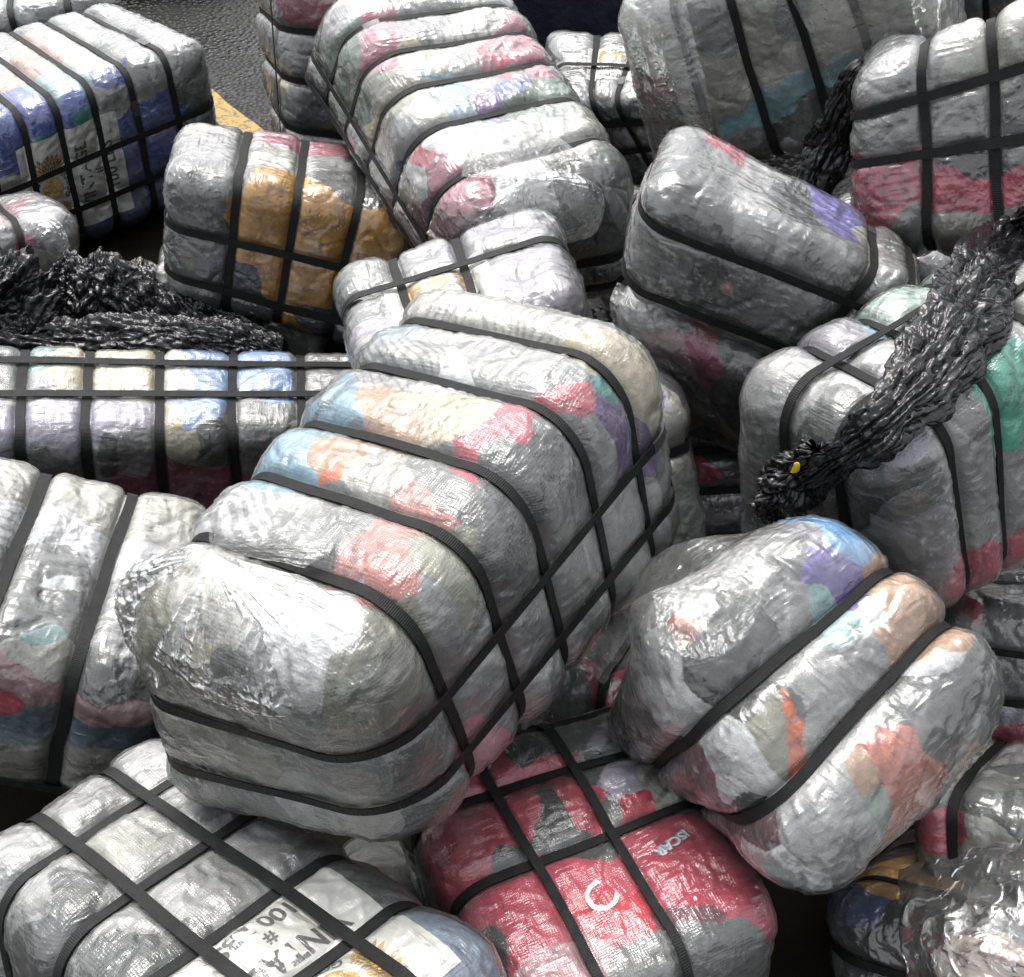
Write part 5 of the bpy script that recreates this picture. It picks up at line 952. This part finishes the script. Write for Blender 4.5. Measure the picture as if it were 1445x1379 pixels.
flap('B26', 'flapB26', 60, 50, .01, .006, 4, 17, TOCAM, False, 16)
flap('B17', 'flapB17', 110, 90, .015, .009, 5, 18, TOCAM, False, 14)


# ------------------------------------------------------------------ black plastic bags
def black_film():
    t = NT('black_polythene')
    p = t.add('ShaderNodeBsdfPrincipled')
    p.inputs['Base Color'].default_value = (.006, .006, .007, 1)
    p.inputs['Roughness'].default_value = .24
    p.inputs['Specular IOR Level'].default_value = .45
    v = t.coords()
    # crushed film: flat little facets meeting in sharp creases, at two sizes
    nz = t.n.new('ShaderNodeTexNoise')
    nz.inputs['Scale'].default_value = 14
    nz.inputs['Detail'].default_value = 3
    t.link(v, nz.inputs['Vector'])
    vm = t.n.new('ShaderNodeVectorMath')
    vm.operation = 'MULTIPLY_ADD'
    vm.inputs[1].default_value = (.07, .07, .07)
    t.link(nz.outputs['Color'], vm.inputs[0])
    t.link(v, vm.inputs[2])
    nb = None
    for sc_, st_, ds_ in ((24, .6, .010), (60, .5, .004)):
        vo = t.add('ShaderNodeTexVoronoi', Scale=float(sc_))
        vo.feature = 'F1'
        t.link(vm.outputs[0], vo.inputs['Vector'])
        nb = t.bump(vo.outputs['Distance'], st_, ds_, nb)
    t.link(nb, p.inputs['Normal'])
    t.link(p.outputs[0], t.out.inputs[0])
    return t.m


BLACK = black_film()


def bag_tube(path, radii, nl, nr, crumple, seed, flat=.6, twist=2.0, down=1.0, along=11.0):
    """crumpled tube of plastic along a 3D path; flattened across the vertical, pleated along its length"""
    path = resample(path, nl)
    rad = resample(np.array(radii)[:, None].repeat(3, 1), nl)[:, 0]
    T = np.gradient(path, axis=0)
    T /= np.linalg.norm(T, axis=1, keepdims=True)
    up = np.array(TOCAM, float)
    side = np.cross(T, up)
    side /= np.linalg.norm(side, axis=1, keepdims=True)
    nrm = np.cross(side, T)
    a = np.linspace(0, 2 * np.pi, nr, endpoint=False)
    s = np.linspace(0, 1, nl)
    A, Sg = np.meshgrid(a, s)
    ca, sa = np.cos(A), np.sin(A)
    q = np.stack([np.cos(A + Sg * twist) * 1.6, np.sin(A + Sg * twist) * 1.6, Sg * along + seed], -1).reshape(-1, 3)
    lump = (1 + .42 * pnoise(q) - .22 * (ridged(q * np.array([2.2, 2.2, 2.0]), 3) - .4)).reshape(A.shape)
    rr = rad[:, None] * lump
    P = path[:, None, :] + side[:, None, :] * (ca * rr)[..., None] + nrm[:, None, :] * (sa * rr * np.where(sa > 0, flat, flat * down))[..., None]
    P = P.reshape(-1, 3)
    out = (side[:, None, :] * ca[..., None] + nrm[:, None, :] * sa[..., None]).reshape(-1, 3)
    W = P + vec_noise(P * 12 + seed, .03)
    q2 = q * np.array([2.2, 2.2, .8])
    h = -crumple * 1.1 * (ridged(q2, 2) - .3) - crumple * .9 * (ridged(W * 6 + seed, 2) - .35) - crumple * .25 * (ridged(W * 15 + seed, 1) - .3)
    P = P + out * h[:, None] + vec_noise(P * 9 + seed * 1.7, crumple * .35)
    idx = np.arange(nl * nr).reshape(nl, nr)
    nx = np.roll(idx, -1, 1)
    Q = np.stack([idx[:-1], nx[:-1], nx[1:], idx[1:]], -1).reshape(-1, 4)
    return P, Q[:, ::-1]


def bag(name, label, pieces):
    """pieces: (part name, V, Q); several pieces hang under one empty"""
    allv = np.concatenate([p[1] for p in pieces])
    base = np.array([allv[:, 0].mean(), allv[:, 1].mean(), allv[:, 2].min()])
    root = bpy.data.objects.new(name, None)
    root.location = base
    COL.objects.link(root)
    tag(root, label, 'plastic bag', 'torn black plastic bags on the bales')
    for n, V, Q in pieces:
        put(n, make_mesh(n, V - base, Q, BLACK), root)
    return root


px = 1 / 1600.0
V1 = bag_tube(POINTS['bagRight'][0], [.028, .04, .038, .045, .06, .078, .082, .08, .078, .08], 330, 140, .018, 2, .5, 1.2)
V2 = bag_tube(POINTS['bagMouth'][0], [.05, .062, .052, .03], 110, 100, .022, 4, .7, 1)
bag('black_plastic_bag', 'long twisted black plastic bag lying slantwise over the pale bale on the right',
    [('twisted_bag', *V1), ('torn_mouth', *V2)])
V3 = bag_tube(POINTS['bagTop'][0], [.02, .035, .055, .075, .07, .05], 180, 100, .014, 6, .5, .6, 1.0, 3.0)
bag('black_plastic_bag', 'dark torn strip of black plastic hanging beside the silvery bale at the top right', [('torn_strip', *V3)])
V4 = bag_tube(POINTS['bagLeftA'][0], [.16, .20, .17, .10], 120, 160, .019, 8, .9, 1, 1.6)
bag('black_plastic_bag', 'crumpled black plastic bag at the very left edge below the small white bale', [('crumpled_bag', *V4)])
V5 = bag_tube(POINTS['bagLeftB'][0], [.10, .145, .14, .11, .065, .03], 230, 160, .019, 10, .8, 2, 2.0)
V6 = bag_tube(POINTS['bagLeftC'][0], [.09, .09, .085, .08, .07, .04], 230, 120, .017, 12, .8, 2, 2.0)
fl = POINTS['bagFlag'][0]
V7 = sheet([fl, [[p[0] + w_, p[1], p[2] + .004] for p, w_ in zip(fl, (.03, .035, .03, .012))]], 60, 14, .004, .006, 3, 21, TOCAM)
bag('black_plastic_bag', 'heap of crumpled black plastic along the back of the low cream and blue bale',
    [('crumpled_bag', *V5), ('crumpled_bag', *V6), ('torn_tip', *V7)])

# small yellow scrap caught at the mouth of the twisted bag
yc = np.array(POINTS['yellow_clip'][0][0])
ys = sheet([[yc + np.array(d) for d in ((-.010, 0, -.016), (0, 0, -.019), (.012, .003, -.016))],
            [yc + np.array(d) for d in ((-.005, 0, .014), (.002, .002, .016), (.009, 0, .012))]], 14, 14, .004, .0015, 2, 4, TOCAM)
ys_o = put('yellow_scrap', make_mesh('yellow_scrap', ys[0] - yc, ys[1], simple_material('yellow_plastic', (.75, .55, .02), .4)))
ys_o.location = yc
tag(ys_o, 'tiny yellow plastic scrap beside the mouth of the twisted black bag', 'plastic scrap')

# ------------------------------------------------------------------ paper labels, lettering and garment prints
PAPER = simple_material('label_paper', (.64, .64, .60), .6, .4, bumps=((60, .3, .003, 'FBM'),), var=.10, vscale=18)
INK = simple_material('faded_print', (.09, .088, .085), .7, .3, var=.5, vscale=160)
GOLD = simple_material('gold_print', (.55, .34, .10), .6, .3, var=.45, vscale=70)
BROWNP = simple_material('brown_print', (.30, .14, .04), .6, .3, var=.5, vscale=90)
WHITEP = simple_material('white_print', (.85, .85, .86), .6, .3)
BLUEP = simple_material('pale_blue_print', (.30, .42, .55), .6, .3)
AX = {'u': 0, 'v': 1, 'w': 2}


class Face:
    def __init__(self, bale, c0, ex, ey, rot=0.0):
        self.B = BB[bale]
        self.c0 = np.array(c0, float)
        def vec(a):
            s = -1 if a[0] == '-' else 1
            e = np.zeros(3)
            e[AX[a[-1]]] = s
            return e
        x, y = vec(ex), vec(ey)
        self.x = x * math.cos(rot) + y * math.sin(rot)
        self.y = -x * math.sin(rot) + y * math.cos(rot)

    def place(self, XY, off):
        XY = np.asarray(XY, float)
        c = self.c0 + (XY[:, :1] * self.x + XY[:, 1:2] * self.y) / self.B.h
        c = np.clip(c, -1, 1)
        return self.B.surf(c, off=off) - self.B.foot

    def rect(self, name, x0, x1, y0, y1, off, mat, parent, step=.005):
        nx, ny = int((x1 - x0) / step) + 2, int((y1 - y0) / step) + 2
        X, Y = np.meshgrid(np.linspace(x0, x1, nx), np.linspace(y0, y1, ny), indexing='ij')
        V = self.place(np.stack([X.ravel(), Y.ravel()], 1), off)
        idx = np.arange(nx * ny).reshape(nx, ny)
        Q = np.stack([idx[:-1, :-1], idx[1:, :-1], idx[1:, 1:], idx[:-1, 1:]], -1).reshape(-1, 4)
        return put(name, make_mesh(name, V, Q, mat), parent)

    def poly(self, polys):
        """list of closed 2D outlines -> fine triangles laid on the surface"""

    def text(self, s, size, x, y, rot, off, mat, parent, font_bold=.025, name='lettering', arc=None, mirror=1):
        cu = bpy.data.curves.new('tmp', 'FONT')
        cu.body = s
        cu.size = size
        cu.align_x = 'CENTER'
        cu.align_y = 'CENTER'
        cu.offset = font_bold * size
        cu.resolution_u = 3
        ob = bpy.data.objects.new('tmp', cu)
        COL.objects.link(ob)
        dg = bpy.context.evaluated_depsgraph_get()
        me = bpy.data.meshes.new_from_object(ob.evaluated_get(dg))
        bpy.data.objects.remove(ob)
        bpy.data.curves.remove(cu)
        co = np.empty(len(me.vertices) * 3, np.float32)
        me.vertices.foreach_get('co', co)
        co = co.reshape(-1, 3)[:, :2].astype(float)
        co[:, 0] *= mirror
        if arc is not None:        # bend round a circle of this radius, centred below (or above if negative)
            th = co[:, 0] / arc
            rr = arc + co[:, 1]
            co = np.stack([rr * np.sin(th), rr * np.cos(th)], 1)
        c_, s_ = math.cos(rot), math.sin(rot)
        co = np.stack([co[:, 0] * c_ - co[:, 1] * s_ + x, co[:, 0] * s_ + co[:, 1] * c_ + y], 1)
        V = self.place(co, off)
        me.vertices.foreach_set('co', V.astype(np.float32).ravel())
        me.materials.clear()
        me.materials.append(mat)
        me.name = name
        me.update()
        return put(name, me, parent)

    def disc(self, name, x, y, rx, ry, off, mat, parent, rot=0.0, n=28):
        V, Q = [(x, y)], []
        rings = 5
        for k in range(1, rings + 1):
            for i in range(n):
                a = 2 * math.pi * i / n
                dx, dy = rx * k / rings * math.cos(a), ry * k / rings * math.sin(a)
                V.append((x + dx * math.cos(rot) - dy * math.sin(rot), y + dx * math.sin(rot) + dy * math.cos(rot)))
        T = []
        for i in range(n):
            T.append((0, 1 + i, 1 + (i + 1) % n, 0))
        Pl = self.place(np.array(V), off)
        me = bpy.data.meshes.new(name)
        F = [(0, 1 + i, 1 + (i + 1) % n) for i in range(n)]
        for k in range(1, rings):
            for i in range(n):
                a, b = 1 + (k - 1) * n + i, 1 + (k - 1) * n + (i + 1) % n
                F.append((a, a + n, b + n, b))
        me.from_pydata([tuple(p) for p in Pl], [], F)
        me.materials.append(mat)
        return put(name, me, parent)

    def petals(self, name, x, y, r0, r1, a0, a1, n, off, mat, parent):
        """a fan of feather-like petals in several rows"""
        V, F = [], []
        for row in range(4):
            ra = r0 + (r1 - r0) * row / 4
            rb = ra + (r1 - r0) / 2.6
            for i in range(n):
                a = a0 + (a1 - a0) * (i + .5 * (row % 2)) / n
                da = (a1 - a0) / n * .36
                pts = [(ra, -da * .6), ((ra + rb) / 2, -da), (rb, 0), ((ra + rb) / 2, da), (ra, da * .6)]
                b = len(V)
                V += [(x + p * math.cos(a + q), y + p * math.sin(a + q)) for p, q in pts]
                F.append(tuple(range(b, b + 5)))
        Pl = self.place(np.array(V), off)
        me = bpy.data.meshes.new(name)
        me.from_pydata([tuple(p) for p in Pl], [], F)
        me.materials.append(mat)
        return put(name, me, parent)


def sunburst_label(bale, c0, ex, ey, k, rot=0.0, emblem_only=False, wide=1.0):
    """white label: round gold emblem with fans of petals above VINTAGE / # / 100 LBS"""
    f = Face(bale, c0, ex, ey, rot)
    lab = f.rect('label', -.21 * k * wide, .21 * k * wide, -.20 * k, .22 * k, .0022, PAPER, f.B.root)
    f.text('VINTAGE', .068 * k, 0, -.035 * k, 0, .0034, INK, lab)
    f.text('#', .045 * k, 0, -.09 * k, 0, .0034, INK, lab)
    f.text('100 LBS', .062 * k, 0, -.145 * k, 0, .0034, INK, lab)
    ey0 = .105 * k
    f.disc('emblem', 0, ey0, .048 * k, .043 * k, .0042, GOLD, lab)
    for s in (-1, 1):
        a = math.pi / 2 - s * math.pi / 2
        f.petals('emblem_petals', s * .02 * k, ey0, .045 * k, .115 * k, a - .75, a + .75, 9, .0030, BROWNP if s > 0 else GOLD, lab)
    f.text('KING', .040 * k, 0, ey0, 0, .0034, INK, lab, arc=.068 * k)
    f.text('GOODS', .034 * k, 0, ey0, 0, .0034, INK, lab, arc=-.070 * k)
    return f, lab


sunburst_label('B3', (-.25, -1, -.05), 'w', '-u', 1.12)
sunburst_label('B8', (.56, -.02, 1), '-v', 'u', .92)
sunburst_label('B15', (-.05, -.05, 1), 'u', 'v', .62)
sunburst_label('B18', (-.12, -.44, 1), 'u', 'v', .8, rot=.05)

f9 = Face('B9', (.29, .52, 1), '-v', 'u', .25)
t9 = f9.text('ISCAR', .034, .0, 0, 0, .0036, WHITEP, f9.B.root, font_bold=.02, name='garment_print')
f9.text('ISCAR', .034, .0025, -.002, 0, .0030, BLUEP, t9, font_bold=.05)
f9c = Face('B9', (.44, -.13, 1), 'v', '-u', .45)
f9c.text('C', .10, 0, 0, 0, .0036, WHITEP, f9c.B.root, font_bold=.004, name='garment_print')

# ------------------------------------------------------------------ floor markings and things on the floor
BROWNF = NT('wet_brown_floor')
_p = BROWNF.add('ShaderNodeBsdfPrincipled')
_p.inputs['Specular IOR Level'].default_value = .04
_v = BROWNF.coords()
_n = BROWNF.noise(_v, 2.2, 5, .6)
_mx = BROWNF.n.new('ShaderNodeMix')
_mx.data_type = 'RGBA'
_mx.inputs[6].default_value = (.003, .0028, .002, 1)
_mx.inputs[7].default_value = (.012, .010, .006, 1)
BROWNF.link(BROWNF.ramp(_n, .35, .65), _mx.inputs[0])
BROWNF.link(_mx.outputs[2], _p.inputs['Base Color'])
BROWNF.link(BROWNF.ramp(_n, .35, .65, .6, .9), _p.inputs['Roughness'])
BROWNF.link(BROWNF.bump(BROWNF.noise(_v, 70, 4, .65), .5, .004), _p.inputs['Normal'])
BROWNF.link(_p.outputs[0], BROWNF.out.inputs[0])

ln = np.array(POINTS['line'][0])
ln = np.array([ln[0] + (ln[0] - ln[1]) * 9, ln[1] + (ln[1] - ln[0]) * 14])
lr = ln[0] + (ln[1] - ln[0]) * np.linspace(0, 1, 160)[:, None]
Tn = np.gradient(lr, axis=0)
Tn /= np.linalg.norm(Tn, axis=1, keepdims=True)
Sd = np.stack([-Tn[:, 1], Tn[:, 0], Tn[:, 2] * 0], 1)


def strip(offs, z, wob, seed):
    R = []
    for o in offs:
        w = pnoise(np.stack([np.arange(len(lr)) * .6, np.full(len(lr), o * 40 + seed), np.full(len(lr), 3.3)], 1)) * wob
        p = lr + Sd * (o + w)[:, None]
        p[:, 2] = z
        R.append(p)
    V = np.stack(R, 1).reshape(-1, 3)
    m = len(offs)
    idx = np.arange(len(lr) * m).reshape(len(lr), m)
    Q = np.stack([idx[:-1, :-1], idx[1:, :-1], idx[1:, 1:], idx[:-1, 1:]], -1).reshape(-1, 4)
    return V, Q


V, Q = strip([0, -.5, -2, -8], .004, 0.0, 1)
structure(put('pavement', make_mesh('pavement', V, Q, BROWNF.m)))
V, Q = strip([-.075, -.02, .03, .085], .008, .012, 2)
yl = NT('worn_yellow_paint')
_p = yl.add('ShaderNodeBsdfPrincipled', Roughness=.55)
_v = yl.coords()
_mx = yl.n.new('ShaderNodeMix')
_mx.data_type = 'RGBA'
_mx.inputs[6].default_value = (.07, .06, .04, 1)
_mx.inputs[7].default_value = (.30, .18, .022, 1)
yl.link(yl.ramp(yl.noise(_v, 26, 5, .7), .40, .50), _mx.inputs[0])
yl.link(_mx.outputs[2], _p.inputs['Base Color'])
yl.link(yl.bump(yl.noise(_v, 60, 4, .7), .7, .006), _p.inputs['Normal'])
yl.link(_p.outputs[0], yl.out.inputs[0])
structure(put('road_marking', make_mesh('road_marking', V, Q, yl.m)))

# stand-in blocks for unidentified dark areas behind the heap, dark put into their colour
DARK_FILL = simple_material('dark_navy_standin', (.010, .012, .022), .55, .3, bumps=((5, .5, .05, 'FBM'), (30, .3, .01, 'FBM')))


def dark_standin(cx, cy, L, W, H, label, seed):
    c, Q = unit_box([70, 50, 50])
    h = np.array([L / 2, W / 2, H / 2])
    q = c * h
    r = .08
    k = np.clip(q, -(h - r), h - r)
    d = q - k
    n = d / np.maximum(np.linalg.norm(d, axis=1, keepdims=True), 1e-9)
    P = k + n * r
    P = P + n * (.05 * fbm(P * np.array([4, 4, 1.2]) + seed, 3) * np.clip((c[:, 2] + 1), 0, 1))[:, None]
    P[:, 2] = np.maximum(P[:, 2] + H / 2, 0)
    o = put('dark_standin_block', make_mesh('dark_standin_block', P, Q, DARK_FILL))
    o.location = (cx, cy, .0)
    tag(o, label, 'covered stack')
    return o


dark_standin(.95, 6.6, 2.1, 1.2, 1.5, 'dark navy stand-in block for the unidentified dark area behind the upper bales', 3)
dark_standin(-2.55, 8.6, 1.0, 1.0, .8, 'low stand-in block for the dark area on the asphalt behind the top left bales', 9)
